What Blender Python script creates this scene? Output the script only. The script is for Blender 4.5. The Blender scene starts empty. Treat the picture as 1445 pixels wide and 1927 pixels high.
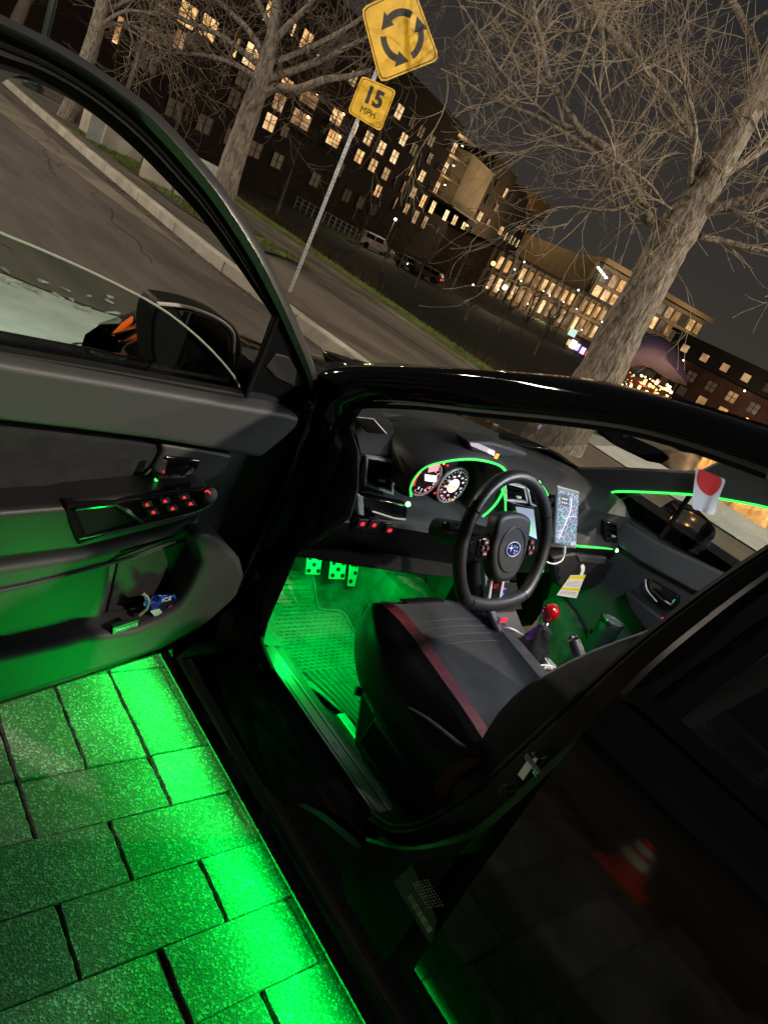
import bpy, bmesh, math, random
from mathutils import Vector as V, Matrix, noise
random.seed(7)
sc = bpy.context.scene
COL = sc.collection

# ------------------------------------------------------------------ camera, world, lights, exposure
W_PX, H_PX, F_PX = 1445.0, 1927.0, 1336.0
CAM = V((0.0, 1.823, 1.5))
_a, _p, _r = math.radians(48.5), math.radians(20.5), math.radians(26.6)
_h = V((math.cos(_a), -math.sin(_a), 0)); _rt = V((-math.sin(_a), -math.cos(_a), 0))
FW = _h*math.cos(_p) + V((0, 0, -math.sin(_p)))
_up = _h*math.sin(_p) + V((0, 0, math.cos(_p)))
IR = _rt*math.cos(_r) + _up*math.sin(_r)
IU = -_rt*math.sin(_r) + _up*math.cos(_r)
cd = bpy.data.cameras.new('camera'); cam = bpy.data.objects.new('camera', cd); COL.objects.link(cam)
cd.sensor_fit = 'VERTICAL'; cd.sensor_height = 36.0; cd.sensor_width = 36.0
cd.lens = F_PX/H_PX*36.0
cd.clip_start = 0.02; cd.clip_end = 3000
m4 = Matrix((IR, IU, -FW)).transposed().to_4x4(); m4.translation = CAM
cam.matrix_world = m4
sc.camera = cam

world = bpy.data.worlds.new('World'); sc.world = world; world.use_nodes = True
wn = world.node_tree; bg = wn.nodes['Background']
tc = wn.nodes.new('ShaderNodeTexCoord'); sp = wn.nodes.new('ShaderNodeSeparateXYZ'); rp = wn.nodes.new('ShaderNodeValToRGB')
wn.links.new(tc.outputs['Generated'], sp.inputs[0]); wn.links.new(sp.outputs['Z'], rp.inputs[0]); wn.links.new(rp.outputs[0], bg.inputs[0])
rp.color_ramp.elements[0].position = 0.0; rp.color_ramp.elements[0].color = (0.036, 0.031, 0.026, 1)
rp.color_ramp.elements[1].position = 0.35; rp.color_ramp.elements[1].color = (0.019, 0.018, 0.019, 1)
bg.inputs[1].default_value = 1.15

def light(name, kind, loc, power, color=(1, 1, 1), size=0.1, size_y=None, target=None, spot=None, blend=0.3, spread=None):
    l = bpy.data.lights.new(name, kind); l.energy = power; l.color = color
    if kind == 'AREA':
        l.size = size
        if size_y: l.shape = 'RECTANGLE'; l.size_y = size_y
    else:
        l.shadow_soft_size = size
    if spread: l.spread = math.radians(spread)
    if kind == 'SPOT':
        l.spot_size = math.radians(spot or 60); l.spot_blend = blend
    o = bpy.data.objects.new(name, l); COL.objects.link(o); o.location = loc
    if target is not None:
        o.rotation_euler = (V(target)-V(loc)).to_track_quat('-Z', 'Y').to_euler()
    return o

WARM = (1.0, 0.86, 0.68)
light('street_or_fill_light', 'POINT', (-8.0, -4.7, 8.0), 5200, WARM, 0.15)
light('street_or_fill_light', 'POINT', (9.5, 5.5, 8.5), 560, WARM, 0.15)
light('street_or_fill_light', 'POINT', (17.0, 7.5, 8.5), 4200, WARM, 0.18)
light('street_or_fill_light', 'POINT', (36.0, 4.0, 8.5), 4000, WARM, 0.18)
light('street_or_fill_light', 'POINT', (-1.5, -11.0, 7.5), 2600, WARM, 0.18)
G = (0.0, 1.0, 0.07); GF = (0.0, 1.0, 0.085)
light('underglow_or_fill_strip', 'AREA', (0.55, 0.775, 0.125), 15, G, 2.1, 0.012, target=(0.55, 0.86, -0.0), spread=140)
light('underglow_or_fill_strip', 'AREA', (1.85, 0.775, 0.13), 4, G, 0.8, 0.015, target=(1.85, 0.95, -0.0), spread=140)
light('underglow_or_fill_strip', 'AREA', (0.72, 0.84, 0.15), 1.5, G, 0.4, 0.02, target=(1.22, 1.26, 0.40), spread=80)  # extra green fill, added to brighten the lower door trim
light('footwell_strip', 'AREA', (1.28, 0.38, 0.60), 7.5, GF, 0.5, 0.04, target=(1.34, 0.40, 0.0))
light('footwell_strip', 'AREA', (1.15, -0.38, 0.60), 1.6, GF, 0.4, 0.04, target=(1.1, -0.5, 0.0))
light('dome_lamp', 'AREA', (0.62, 0.02, 1.37), 12, (0.86, 0.9, 1.0), 0.26, 0.2, target=(0.95, 0.12, 0.5))
light('street_or_fill_light', 'SPOT', (-4.0, 5.0, 8.0), 2200, WARM, 0.12, target=(8.7, -4.1, 2.9), spot=22, blend=0.9)  # added fill spot that brightens the road sign, no real street lamp
light('shifter_glow', 'POINT', (0.98, 0.05, 0.66), 0.12, (0.45, 0.12, 1.0), 0.02)
light('headlight_beam', 'SPOT', (2.92, 0.62, 0.62), 200, (0.80, 1.0, 0.86), 0.05, target=(5.6, 0.5, 0.0), spot=60, blend=0.6)

sc.view_settings.view_transform = 'Standard'
sc.view_settings.look = 'None'
sc.view_settings.exposure = 0.0; sc.view_settings.gamma = 1.0
sc.view_settings.use_curve_mapping = False
sc.cycles.use_denoising = True
sc.cycles.max_bounces = 7; sc.cycles.transparent_max_bounces = 12
sc.cycles.sample_clamp_indirect = 4.0
sc.cycles.caustics_reflective = False; sc.cycles.caustics_refractive = False

# ------------------------------------------------------------------ points on real surfaces
def ray(px, py):
    return FW + IR*((px-W_PX/2)/F_PX) - IU*((py-H_PX/2)/F_PX)
def on(px, py, p0, n):
    v = ray(px, py); return CAM + v*((V(p0)-CAM).dot(V(n))/v.dot(V(n)))
def X(px, py, x): return on(px, py, (x, 0, 0), (1, 0, 0))
def Y(px, py, y): return on(px, py, (0, y, 0), (0, 1, 0))
def Z(px, py, z): return on(px, py, (0, 0, z), (0, 0, 1))
def lerp(a, b, t): return a + (b-a)*t

# ------------------------------------------------------------------ materials
MATS = {}
def mat(name, col=(0.5, 0.5, 0.5), rough=0.6, metal=0.0, bump=0.0, bscale=40.0, var=0.0, vscale=6.0, emit=None, es=0.0,
        coat=0.0, spec=0.5, col2=None, stretch=None, sheen=0.0, detail=6.0, bdist=0.01):
    m = bpy.data.materials.new(name); m.use_nodes = True; nt = m.node_tree; b = nt.nodes['Principled BSDF']
    b.inputs['Base Color'].default_value = (*col, 1); b.inputs['Roughness'].default_value = rough
    b.inputs['Metallic'].default_value = metal; b.inputs['Specular IOR Level'].default_value = spec
    b.inputs['Coat Weight'].default_value = coat; b.inputs['Coat Roughness'].default_value = 0.03
    if sheen: b.inputs['Sheen Weight'].default_value = sheen; b.inputs['Sheen Roughness'].default_value = 0.4
    if emit: b.inputs['Emission Color'].default_value = (*emit, 1); b.inputs['Emission Strength'].default_value = es
    geo = nt.nodes.new('ShaderNodeNewGeometry'); src = geo.outputs['Position']
    if stretch:
        mp = nt.nodes.new('ShaderNodeMapping'); mp.inputs['Scale'].default_value = stretch
        nt.links.new(src, mp.inputs[0]); src = mp.outputs[0]
    if var or col2:
        n = nt.nodes.new('ShaderNodeTexNoise'); n.inputs['Scale'].default_value = vscale; n.inputs['Detail'].default_value = detail
        n.inputs['Roughness'].default_value = 0.65
        r = nt.nodes.new('ShaderNodeValToRGB'); nt.links.new(src, n.inputs['Vector']); nt.links.new(n.outputs[0], r.inputs[0])
        c2 = col2 or tuple(c*(1-var) for c in col); c1 = col if col2 else tuple(min(1, c*(1+var)) for c in col)
        r.color_ramp.elements[0].position = 0.36; r.color_ramp.elements[0].color = (*c2, 1)
        r.color_ramp.elements[1].position = 0.64; r.color_ramp.elements[1].color = (*c1, 1)
        nt.links.new(r.outputs[0], b.inputs['Base Color'])
    if bump:
        n = nt.nodes.new('ShaderNodeTexNoise'); n.inputs['Scale'].default_value = bscale; n.inputs['Detail'].default_value = 4
        bm = nt.nodes.new('ShaderNodeBump'); bm.inputs['Strength'].default_value = bump; bm.inputs['Distance'].default_value = bdist
        nt.links.new(src, n.inputs['Vector']); nt.links.new(n.outputs[0], bm.inputs['Height']); nt.links.new(bm.outputs[0], b.inputs['Normal'])
    MATS[name] = m
    return m
def nodes(m):
    nt = m.node_tree; return nt, nt.nodes['Principled BSDF']

PAINT = mat('black_paint', (0.005, 0.005, 0.006), 0.06, coat=0.0, spec=0.5)
GLOSS = mat('gloss_black', (0.008, 0.008, 0.009), 0.10, spec=0.5)
JAMB = mat('jamb_black', (0.007, 0.007, 0.007), 0.34, spec=.35, bump=0.05, bscale=20)
RUBBER = mat('rubber', (0.005, 0.005, 0.005), 0.6, spec=.25, bump=0.1, bscale=200, bdist=0.002)
FRAMEGREY = mat('frame_grey', (0.040, 0.040, 0.045), 0.30, bump=0.1, bscale=300, bdist=0.001)
TRIM = mat('soft_trim', (0.066, 0.066, 0.070), 0.50, bump=0.35, bscale=420, bdist=0.0015)
TRIM2 = mat('hard_trim', (0.038, 0.040, 0.042), 0.55, bump=0.35, bscale=500, bdist=0.0015)
DARKTRIM = mat('dark_trim', (0.020, 0.021, 0.022), 0.55, bump=0.3, bscale=500, bdist=0.0012)
SUEDE = mat('suede', (0.018, 0.019, 0.021), 0.9, bump=0.3, bscale=60, var=0.3, vscale=22, sheen=0.12, bdist=0.002)
SUEDEG = mat('seat_suede', (0.021, 0.023, 0.027), 0.95, bump=0.35, bscale=900, var=0.3, vscale=9, sheen=0.12, bdist=0.001)
LEATHER = mat('black_leather', (0.022, 0.022, 0.023), 0.40, bump=0.25, bscale=260, bdist=0.0015)
REDLEATHER = mat('red_leather', (0.13, 0.022, 0.028), 0.40, bump=0.7, bscale=150, bdist=0.003, var=0.25, vscale=60)
SILVER = mat('satin_silver', (0.62, 0.61, 0.60), 0.38, metal=0.1)
CHROME = mat('chrome', (0.75, 0.75, 0.76), 0.08, metal=1.0)
ALLOY = mat('alloy', (0.45, 0.46, 0.47), 0.38, metal=0.5, bump=0.1, bscale=200, bdist=0.001)
CARPET = mat('carpet', (0.055, 0.055, 0.055), 0.95, bump=1.0, bscale=350, bdist=0.004, var=0.55, vscale=12)
MATRUB = mat('mat_rubber', (0.10, 0.10, 0.10), 0.38, bump=0.3, bscale=120, bdist=0.002, var=0.3, vscale=9)
GLED = mat('green_led', (0.02, 0.2, 0.03), 0.4, emit=(0.05, 1.0, 0.12), es=1.6)
GLEDHOT = mat('green_led_source', (0.1, 0.4, 0.1), 0.4, emit=(0.20, 1.0, 0.30), es=9)
REDG = mat('red_backlight', (0.1, 0.0, 0.0), 0.4, emit=(1.0, 0.03, 0.05), es=1.3)
WHITEG = mat('white_backlight', (0.1, 0.1, 0.1), 0.4, emit=(1.0, 0.88, 0.93), es=1.5)
PINKG = mat('red_white_backlight', (0.1, 0.1, 0.1), 0.4, emit=(1.0, 0.30, 0.34), es=1.4)
ORANGEG = mat('orange_backlight', (0.1, 0.1, 0.1), 0.4, emit=(1.0, 0.35, 0.02), es=2.0)
BLUEG = mat('blue_backlight', (0.0, 0.0, 0.1), 0.4, emit=(0.05, 0.12, 1.0), es=2.5)
PURPLEG = mat('purple_backlight', (0.0, 0.0, 0.1), 0.4, emit=(0.30, 0.06, 1.0), es=2.0)
WHITEPL = mat('white_plastic', (0.75, 0.76, 0.74), 0.4)
PAPER = mat('paper', (0.75, 0.75, 0.72), 0.6, var=0.06, vscale=30)
YELLOWP = mat('yellow_print', (0.75, 0.62, 0.02), 0.5)
INK = mat('ink', (0.006, 0.006, 0.006), 0.7, spec=.15)
CONC = mat('concrete', (0.46, 0.42, 0.35), 0.85, bump=0.5, bscale=30, var=0.22, vscale=1.6, bdist=0.01)
CONC2 = mat('pale_concrete', (0.42, 0.43, 0.40), 0.8, bump=0.25, bscale=22, var=0.15, vscale=2.2, bdist=0.006)
GREYBLK = mat('grey_block', (0.22, 0.23, 0.22), 0.85, bump=0.5, bscale=20, var=0.2, vscale=3)
BARK = mat('bark', (0.36, 0.32, 0.265), 0.95, bump=1.0, bscale=7.0, bdist=0.06, col2=(0.13, 0.11, 0.09), vscale=7.0, stretch=(3.6, 3.6, 1.1))
TWIG = mat('twig', (0.31, 0.26, 0.19), 0.9, var=0.35, vscale=3)
TWIGD = mat('dark_twig', (0.13, 0.10, 0.075), 0.9, var=0.35, vscale=3)
SIGNY = mat('sign_yellow', (0.95, 0.56, 0.004), 0.42, var=0.10, vscale=5, emit=None)
SIGNK = mat('sign_black', (0.012, 0.012, 0.012), 0.5)
GALV = mat('galvanised', (0.40, 0.42, 0.46), 0.45, metal=0.55, var=0.2, vscale=30)

def glass_mat(name, tint, mixg, rough=0.0):
    m = bpy.data.materials.new(name); m.use_nodes = True; nt = m.node_tree
    nt.nodes.remove(nt.nodes['Principled BSDF']); out = nt.nodes['Material Output']
    t = nt.nodes.new('ShaderNodeBsdfTransparent'); t.inputs[0].default_value = (*tint, 1)
    g = nt.nodes.new('ShaderNodeBsdfGlossy'); g.inputs['Roughness'].default_value = rough; g.inputs[0].default_value = (0.9, 0.9, 0.9, 1)
    f = nt.nodes.new('ShaderNodeFresnel'); f.inputs[0].default_value = 1.5
    mth = nt.nodes.new('ShaderNodeMath'); mth.operation = 'MULTIPLY'; mth.inputs[1].default_value = mixg
    mx = nt.nodes.new('ShaderNodeMixShader')
    nt.links.new(f.outputs[0], mth.inputs[0]); nt.links.new(mth.outputs[0], mx.inputs[0])
    nt.links.new(t.outputs[0], mx.inputs[1]); nt.links.new(g.outputs[0], mx.inputs[2]); nt.links.new(mx.outputs[0], out.inputs[0])
    return m
TINT = glass_mat('tinted_glass', (0.60, 0.68, 0.62), 0.8)
CLEAR = glass_mat('clear_glass', (0.82, 0.86, 0.83), 0.5)
DARKGLASS = glass_mat('dark_glass', (0.10, 0.11, 0.11), 1.3)

# pavers: exposed aggregate specks
def aggregate_mat():
    m = mat('paver', (0.20, 0.20, 0.19), 0.8); nt, b = nodes(m)
    geo = nt.nodes.new('ShaderNodeNewGeometry')
    vo = nt.nodes.new('ShaderNodeTexVoronoi'); vo.inputs['Scale'].default_value = 235
    n = nt.nodes.new('ShaderNodeTexNoise'); n.inputs['Scale'].default_value = 60; n.inputs['Detail'].default_value = 8
    n2 = nt.nodes.new('ShaderNodeTexNoise'); n2.inputs['Scale'].default_value = 7; n2.inputs['Detail'].default_value = 5
    for q in (vo, n, n2): nt.links.new(geo.outputs['Position'], q.inputs['Vector'])
    r = nt.nodes.new('ShaderNodeValToRGB'); e = r.color_ramp.elements
    e[0].position = 0.0; e[0].color = (0.11, 0.11, 0.107, 1); e[1].position = 1.0; e[1].color = (0.46, 0.46, 0.44, 1)
    e2 = e.new(0.80); e2.color = (0.20, 0.20, 0.195, 1); e3 = e.new(0.86); e3.color = (0.42, 0.42, 0.40, 1)
    s = nt.nodes.new('ShaderNodeSeparateColor'); nt.links.new(vo.outputs['Color'], s.inputs[0]); nt.links.new(s.outputs[0], r.inputs[0])
    mr = nt.nodes.new('ShaderNodeMix'); mr.data_type = 'RGBA'; mr.blend_type = 'MULTIPLY'; mr.inputs[0].default_value = 0.75
    r2 = nt.nodes.new('ShaderNodeValToRGB'); r2.color_ramp.elements[0].position = 0.3; r2.color_ramp.elements[0].color = (0.5, 0.5, 0.5, 1)
    r2.color_ramp.elements[1].position = 0.7; nt.links.new(n2.outputs[0], r2.inputs[0])
    nt.links.new(r.outputs[0], mr.inputs[6]); nt.links.new(r2.outputs[0], mr.inputs[7])
    oi = nt.nodes.new('ShaderNodeObjectInfo'); mr2 = nt.nodes.new('ShaderNodeMapRange'); mr2.inputs[3].default_value = .62; mr2.inputs[4].default_value = 1.2
    n3 = nt.nodes.new('ShaderNodeTexNoise'); n3.inputs['Scale'].default_value = 2.6; n3.inputs['Detail'].default_value = 6; nt.links.new(geo.outputs['Position'], n3.inputs['Vector'])
    r3 = nt.nodes.new('ShaderNodeValToRGB'); r3.color_ramp.elements[0].position = .38; r3.color_ramp.elements[0].color = (.55, .55, .55, 1); r3.color_ramp.elements[1].position = .6; r3.color_ramp.elements[1].color = (1, 1, 1, 1); nt.links.new(n3.outputs[0], r3.inputs[0])
    vm = nt.nodes.new('ShaderNodeVectorMath'); vm.operation = 'SCALE'; vm2 = nt.nodes.new('ShaderNodeVectorMath'); vm2.operation = 'MULTIPLY'
    nt.links.new(oi.outputs['Random'], mr2.inputs[0]); nt.links.new(mr.outputs[2], vm.inputs[0]); nt.links.new(mr2.outputs[0], vm.inputs['Scale']); nt.links.new(vm.outputs[0], vm2.inputs[0]); nt.links.new(r3.outputs[0], vm2.inputs[1]); nt.links.new(vm2.outputs[0], b.inputs['Base Color'])
    ad = nt.nodes.new('ShaderNodeMath'); ad.operation = 'ADD'; nt.links.new(n.outputs[0], ad.inputs[0]); nt.links.new(vo.outputs['Distance'], ad.inputs[1])
    bm = nt.nodes.new('ShaderNodeBump'); bm.inputs['Strength'].default_value = 0.6; bm.inputs['Distance'].default_value = 0.003
    nt.links.new(ad.outputs[0], bm.inputs['Height']); nt.links.new(bm.outputs[0], b.inputs['Normal'])
    return m
PAVER = aggregate_mat()
JOINT = mat('joint_sand', (0.05, 0.04, 0.032), 1.0, bump=1, bscale=200, bdist=0.003, var=.6, vscale=30)
ASPH = mat('asphalt', (0.125, 0.104, 0.080), 0.8, bump=0.8, bscale=90, bdist=0.012, col2=(0.055, 0.048, 0.042), vscale=0.8, stretch=(0.35, 1.9, 1))
WALK = mat('walk', (0.16, 0.13, 0.092), 0.85, bump=0.5, bscale=60, bdist=0.008, col2=(0.060, 0.052, 0.042), vscale=0.5, stretch=(0.25, 2.2, 1))
GRASSM = mat('grass', (0.10, 0.13, 0.03), 0.9, bump=1, bscale=25, bdist=0.05, col2=(0.045, 0.04, 0.02), vscale=1.5)
SOIL = mat('soil', (0.075, 0.055, 0.035), 0.95, bump=1, bscale=14, bdist=0.05, col2=(0.04, 0.045, 0.018), vscale=1.1)

# ------------------------------------------------------------------ mesh building
WL = {}
class M:
    def __init__(s): s.v = []; s.f = []; s.mi = []; s.k = 0
    def add(s, vs, fs, k=None):
        n = len(s.v); s.v += [V(q) for q in vs]; s.f += [tuple(i+n for i in f) for f in fs]; s.mi += [s.k if k is None else k]*len(fs); return s
    def quad(s, a, b, c, d): return s.add([a, b, c, d], [(0, 1, 2, 3)])
    def poly(s, pts): return s.add(pts, [tuple(range(len(pts)))])
    def prism(s, pts, vec):
        vec = V(vec); n = len(pts); vs = [V(p) for p in pts] + [V(p)+vec for p in pts]
        return s.add(vs, [tuple(range(n))[::-1], tuple(range(n, 2*n))] + [(i, (i+1) % n, n+(i+1) % n, n+i) for i in range(n)])
    def box(s, c, size, rz=0, rx=0, ry=0, mtx=None):
        R = mtx or (Matrix.Rotation(rz, 3, 'Z') @ Matrix.Rotation(ry, 3, 'Y') @ Matrix.Rotation(rx, 3, 'X')); h = V(size)/2
        vs = [V(c)+R @ V((x*h.x, y*h.y, z*h.z)) for x in (-1, 1) for y in (-1, 1) for z in (-1, 1)]
        return s.add(vs, [(0, 1, 3, 2), (4, 6, 7, 5), (0, 4, 5, 1), (2, 3, 7, 6), (0, 2, 6, 4), (1, 5, 7, 3)])
    def loft(s, rings, closed=True, cap=True):
        n = len(rings[0]); vs = [q for r in rings for q in r]; fs = []
        for i in range(len(rings)-1):
            for j in range(n if closed else n-1):
                fs.append((i*n+j, i*n+(j+1) % n, (i+1)*n+(j+1) % n, (i+1)*n+j))
        if closed and cap: fs += [tuple(range(n))[::-1], tuple((len(rings)-1)*n+j for j in range(n))]
        return s.add(vs, fs)
    def tube(s, path, r, n=8, cap=True, closed=False):
        path = [V(p) for p in path]; rings = []; L = len(path); prev = None
        for i, p in enumerate(path):
            if closed: t = path[(i+1) % L]-path[i-1]
            else: t = path[min(i+1, L-1)]-path[max(i-1, 0)]
            if t.length < 1e-9: t = V((0, 0, 1))
            t.normalize()
            if prev is None:
                a = t.orthogonal().normalized()
            else:
                a = prev - t*prev.dot(t)
                a = a.normalized() if a.length > 1e-6 else t.orthogonal().normalized()
            prev = a; b = t.cross(a); rr = r[i] if isinstance(r, (list, tuple)) else r
            rings.append([p+(a*math.cos(2*math.pi*k/n)+b*math.sin(2*math.pi*k/n))*rr for k in range(n)])
        if closed:
            rings.append(rings[0]); return s.loft(rings, cap=False)
        return s.loft(rings, cap=cap)
    def lathe(s, base, axis, prof, n=24):
        axis = V(axis).normalized(); a = axis.orthogonal().normalized(); b = axis.cross(a); base = V(base)
        return s.loft([[base+axis*h+(a*math.cos(2*math.pi*k/n)+b*math.sin(2*math.pi*k/n))*max(rr, 1e-5) for k in range(n)] for rr, h in prof])
    def build(s, name, mats, parent=None, smooth=False, bevel=0, seg=2, sub=0, solid=0, label=None, cat=None, group=None, kind=None, ang=40, mesh_only=False):
        if not isinstance(mats, (list, tuple)): mats = [mats]
        lo = V([min(q[i] for q in s.v) for i in range(3)]); hi = V([max(q[i] for q in s.v) for i in range(3)])
        c = (lo+hi)/2
        if cat: c.z = lo.z
        me = bpy.data.meshes.new(name); me.from_pydata([q-c for q in s.v], [], s.f)
        for q in mats: me.materials.append(q)
        me.polygons.foreach_set('material_index', s.mi)
        bm = bmesh.new(); bm.from_mesh(me)
        if smooth or bevel: bmesh.ops.remove_doubles(bm, verts=bm.verts, dist=1e-5)
        bmesh.ops.recalc_face_normals(bm, faces=bm.faces); bm.to_mesh(me); bm.free()
        if smooth:
            me.shade_smooth(); me.set_sharp_from_angle(angle=math.radians(ang))
        o = bpy.data.objects.new(name, me); COL.objects.link(o)
        place(o, c, parent)
        if sub: q = o.modifiers.new('s', 'SUBSURF'); q.levels = q.render_levels = sub
        if solid: q = o.modifiers.new('t', 'SOLIDIFY'); q.thickness = solid; q.offset = 0
        if bevel:
            q = o.modifiers.new('b', 'BEVEL'); q.width = bevel; q.segments = seg; q.limit_method = 'ANGLE'; q.angle_limit = math.radians(35)
            q.harden_normals = False; me.shade_smooth(); me.set_sharp_from_angle(angle=math.radians(50))
        props(o, label, cat, group, kind)
        return o
def props(o, label=None, cat=None, group=None, kind=None):
    if label: o['label'] = label
    if cat: o['category'] = cat
    if group: o['group'] = group
    if kind: o['kind'] = kind
def place(o, c, parent=None):
    c = V(c)
    if parent: o.parent = parent; o.location = c-WL[parent.name]
    else: o.location = c
    WL[o.name] = c.copy()
def empty(name, loc, label=None, cat=None, group=None, parent=None, kind=None):
    o = bpy.data.objects.new(name, None); COL.objects.link(o); o.empty_display_size = 0.1
    place(o, loc, parent); props(o, label, cat, group, kind); return o
def text(name, body, origin, right, up, size, m, parent=None, ext=0.0008, align='CENTER', offset=0):
    cu = bpy.data.curves.new(name, 'FONT'); cu.body = body; cu.size = size; cu.extrude = ext; cu.align_x = align; cu.align_y = 'CENTER'
    cu.materials.append(m); o = bpy.data.objects.new(name, cu); COL.objects.link(o)
    r = V(right).normalized(); n = r.cross(V(up)).normalized(); u = n.cross(r)
    if offset: cu.offset = offset
    dg = bpy.context.evaluated_depsgraph_get(); dg.update(); me = bpy.data.meshes.new_from_object(o.evaluated_get(dg)); bpy.data.objects.remove(o)
    o = bpy.data.objects.new(name, me); COL.objects.link(o); me.materials.clear(); me.materials.append(m)
    place(o, V(origin), parent); o.rotation_euler = Matrix((r, u, n)).transposed().to_euler()
    return o
def ip(tab, x):
    """piecewise linear lookup in [(x, y), ...]"""
    if x <= tab[0][0]: return tab[0][1]
    for (a, b), (c, d) in zip(tab, tab[1:]):
        if x <= c: return b+(d-b)*(x-a)/(c-a)
    return tab[-1][1]
def smoothpath(pts, n=6):
    pts = [V(p) for p in pts]; out = []
    for i in range(len(pts)-1):
        p0 = pts[max(i-1, 0)]; p1 = pts[i]; p2 = pts[i+1]; p3 = pts[min(i+2, len(pts)-1)]
        for k in range(n):
            t = k/n
            out.append(0.5*((2*p1)+(p2-p0)*t+(2*p0-5*p1+4*p2-p3)*t*t+(3*p1-p0-3*p2+p3)*t**3))
    out.append(pts[-1]); return out
def sm2(pts, n=6): return [(p.x, p.y) for p in smoothpath([(a, b, 0) for a, b in pts], n)]

# ================================================================== GROUND
def height(x, y):
    """terrain outside the paved strips"""
    ys = -8.0 - (x-7.9)*0.14 if x > 7.9 else -8.0 - .7*min(1, max(0, (7.9-x)/2.4))
    t = ys-y
    if t <= 0: return 0.0
    tab = [(0, 0), (3, -1.1), (9, -3.1), (22, -3.1), (40, -2.75), (75, -2.7), (2000, -2.7)]
    z = ip(tab, t)
    if 1 < t < 150: z += 0.10*noise.noise(V((x*0.25, y*0.25, 0)))
    if x < 6.5+max(0, -y-9)*.40 and .2 < t < 40: z = -3.4
    return z
DARKBANK = mat('bank', (0.040, 0.052, 0.022), 0.95, bump=1, bscale=6, bdist=0.15, col2=(0.030, 0.024, 0.014), vscale=0.16)
xs = [-400, -200, -100, -60, -40] + [i*2.0 for i in range(-18, 10)] + [20+i*4 for i in range(0, 30)] + [150, 200, 300, 500, 900]
ysl = [-900, -500, -300, -200, -160] + [-150+i*4 for i in range(0, 27)] + [-43+i*1.5 for i in range(0, 24)]
ysl = [y for y in ysl if y < -8.2] + [-8.1]
m = M(); R = []
for y in ysl:
    R.append([V((x, y if y < -8.15 else -7.9-(max(0, x-7.9)*0.14)*1.0, 0)) for x in xs])
for r in R:
    for q in r: q.z = height(q.x, q.y) - 0.02
m.loft(R, closed=False)
m.build('terrain', DARKBANK, smooth=True, kind='structure', ang=180)
m = M(); m.quad((-900, -9.2, -0.035), (900, -9.2, -0.035), (900, 900, -0.035), (-900, 900, -0.035))
# the flat side of the ground (cut to a sheet that ends where the bank begins)
m = M(); m.quad((-900, -7.95, -0.03), (7.9, -7.95, -0.03), (7.9, 900, -0.03), (-900, 900, -0.03))
m.quad((7.9, -7.95, -0.03), (900, -132.8, -0.03), (900, 900, -0.03), (7.9, 900, -0.03))
ground = m.build('ground', SOIL, kind='structure')

# road between the car and the kerb island
def kerb_y(x): return ip([(-60, -3.35), (4, -3.15), (7.2, -2.98), (9.1, -2.96), (14.6, -3.29), (20, -3.7), (26.7, -4.28), (45, -6.2), (80, -11)], x)
xr = [-60, -30, -10, -4, 0, 2, 4, 5.5, 7.2, 9.1, 11, 13, 15, 17.5, 20, 23, 26.7, 32, 38, 45, 60, 80]
m = M(); m.loft([[(x, kerb_y(x), -0.006) for x in xr], [(x, 14, -0.006) for x in xr]], closed=False)
road = m.build('road', ASPH, kind='structure')
rc = random.Random(12); CRK = mat('road_crack', (.018, .016, .014), .9)
for i in range(9):
    x0, y0 = rc.uniform(5.5, 22), rc.uniform(-2.6, .6); a = rc.gauss(.05, .5); L = rc.uniform(1.5, 5); m = M(); up = []; dn = []
    for k in range(25):
        t = k/24*L; j = noise.noise(V((t*1.3, i*7.1, 0)))*.22+noise.noise(V((t*6, i*3.3, 2)))*.05; px_, py_ = x0+math.cos(a)*t-math.sin(a)*j, y0+math.sin(a)*t+math.cos(a)*j; w = .006+.008*abs(noise.noise(V((t*3, i, 9))))
        if py_ < kerb_y(px_)+.02: break
        up.append((px_, py_+w, -.0015)); dn.append((px_, py_-w, -.0015))
    if len(up) > 3: m.loft([up, dn], closed=False); m.build('road_crack', CRK, parent=road)
m = M()
for i in range(420):
    x = 4+rc.random()*26; y = kerb_y(x)+abs(rc.gauss(.03, .13))+.02; a = rc.uniform(0, 6.28); l = rc.uniform(.015, .045)
    c_ = V((x, y, .004+rc.random()*.008)); u = V((math.cos(a)*l, math.sin(a)*l, rc.uniform(-.008, .008))); w = V((-math.sin(a)*l*.45, math.cos(a)*l*.45, rc.uniform(-.006, .006))); m.add([c_-u, c_+w, c_+u, c_-w], [(0, 1, 2, 3)])
m.build('fallen_leaves', mat('dry_leaf', (.20, .13, .07), .9, var=.5, vscale=9), kind='stuff')['label'] = 'dry fallen leaves gathered along the kerb'
# lighter worn band along the road
WORN = mat('worn_concrete', (0.17, 0.145, 0.105), 0.85, bump=0.4, bscale=50, var=0.3, vscale=0.9, bdist=0.006)
m = M(); m.poly([(9.2, -2.75, -.002), (11.2, -2.84, -.002), (14.5, -2.9, -.002), (20, -3.1, -.002), (45, -5.2, -.002), (45, -3.2, -.002), (20, -2.2, -.002), (15.4, -2.25, -.002), (12.5, -2.35, -.002), (10.2, -2.55, -.002)])
m.build('gutter_strip', WORN, kind='structure')
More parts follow.
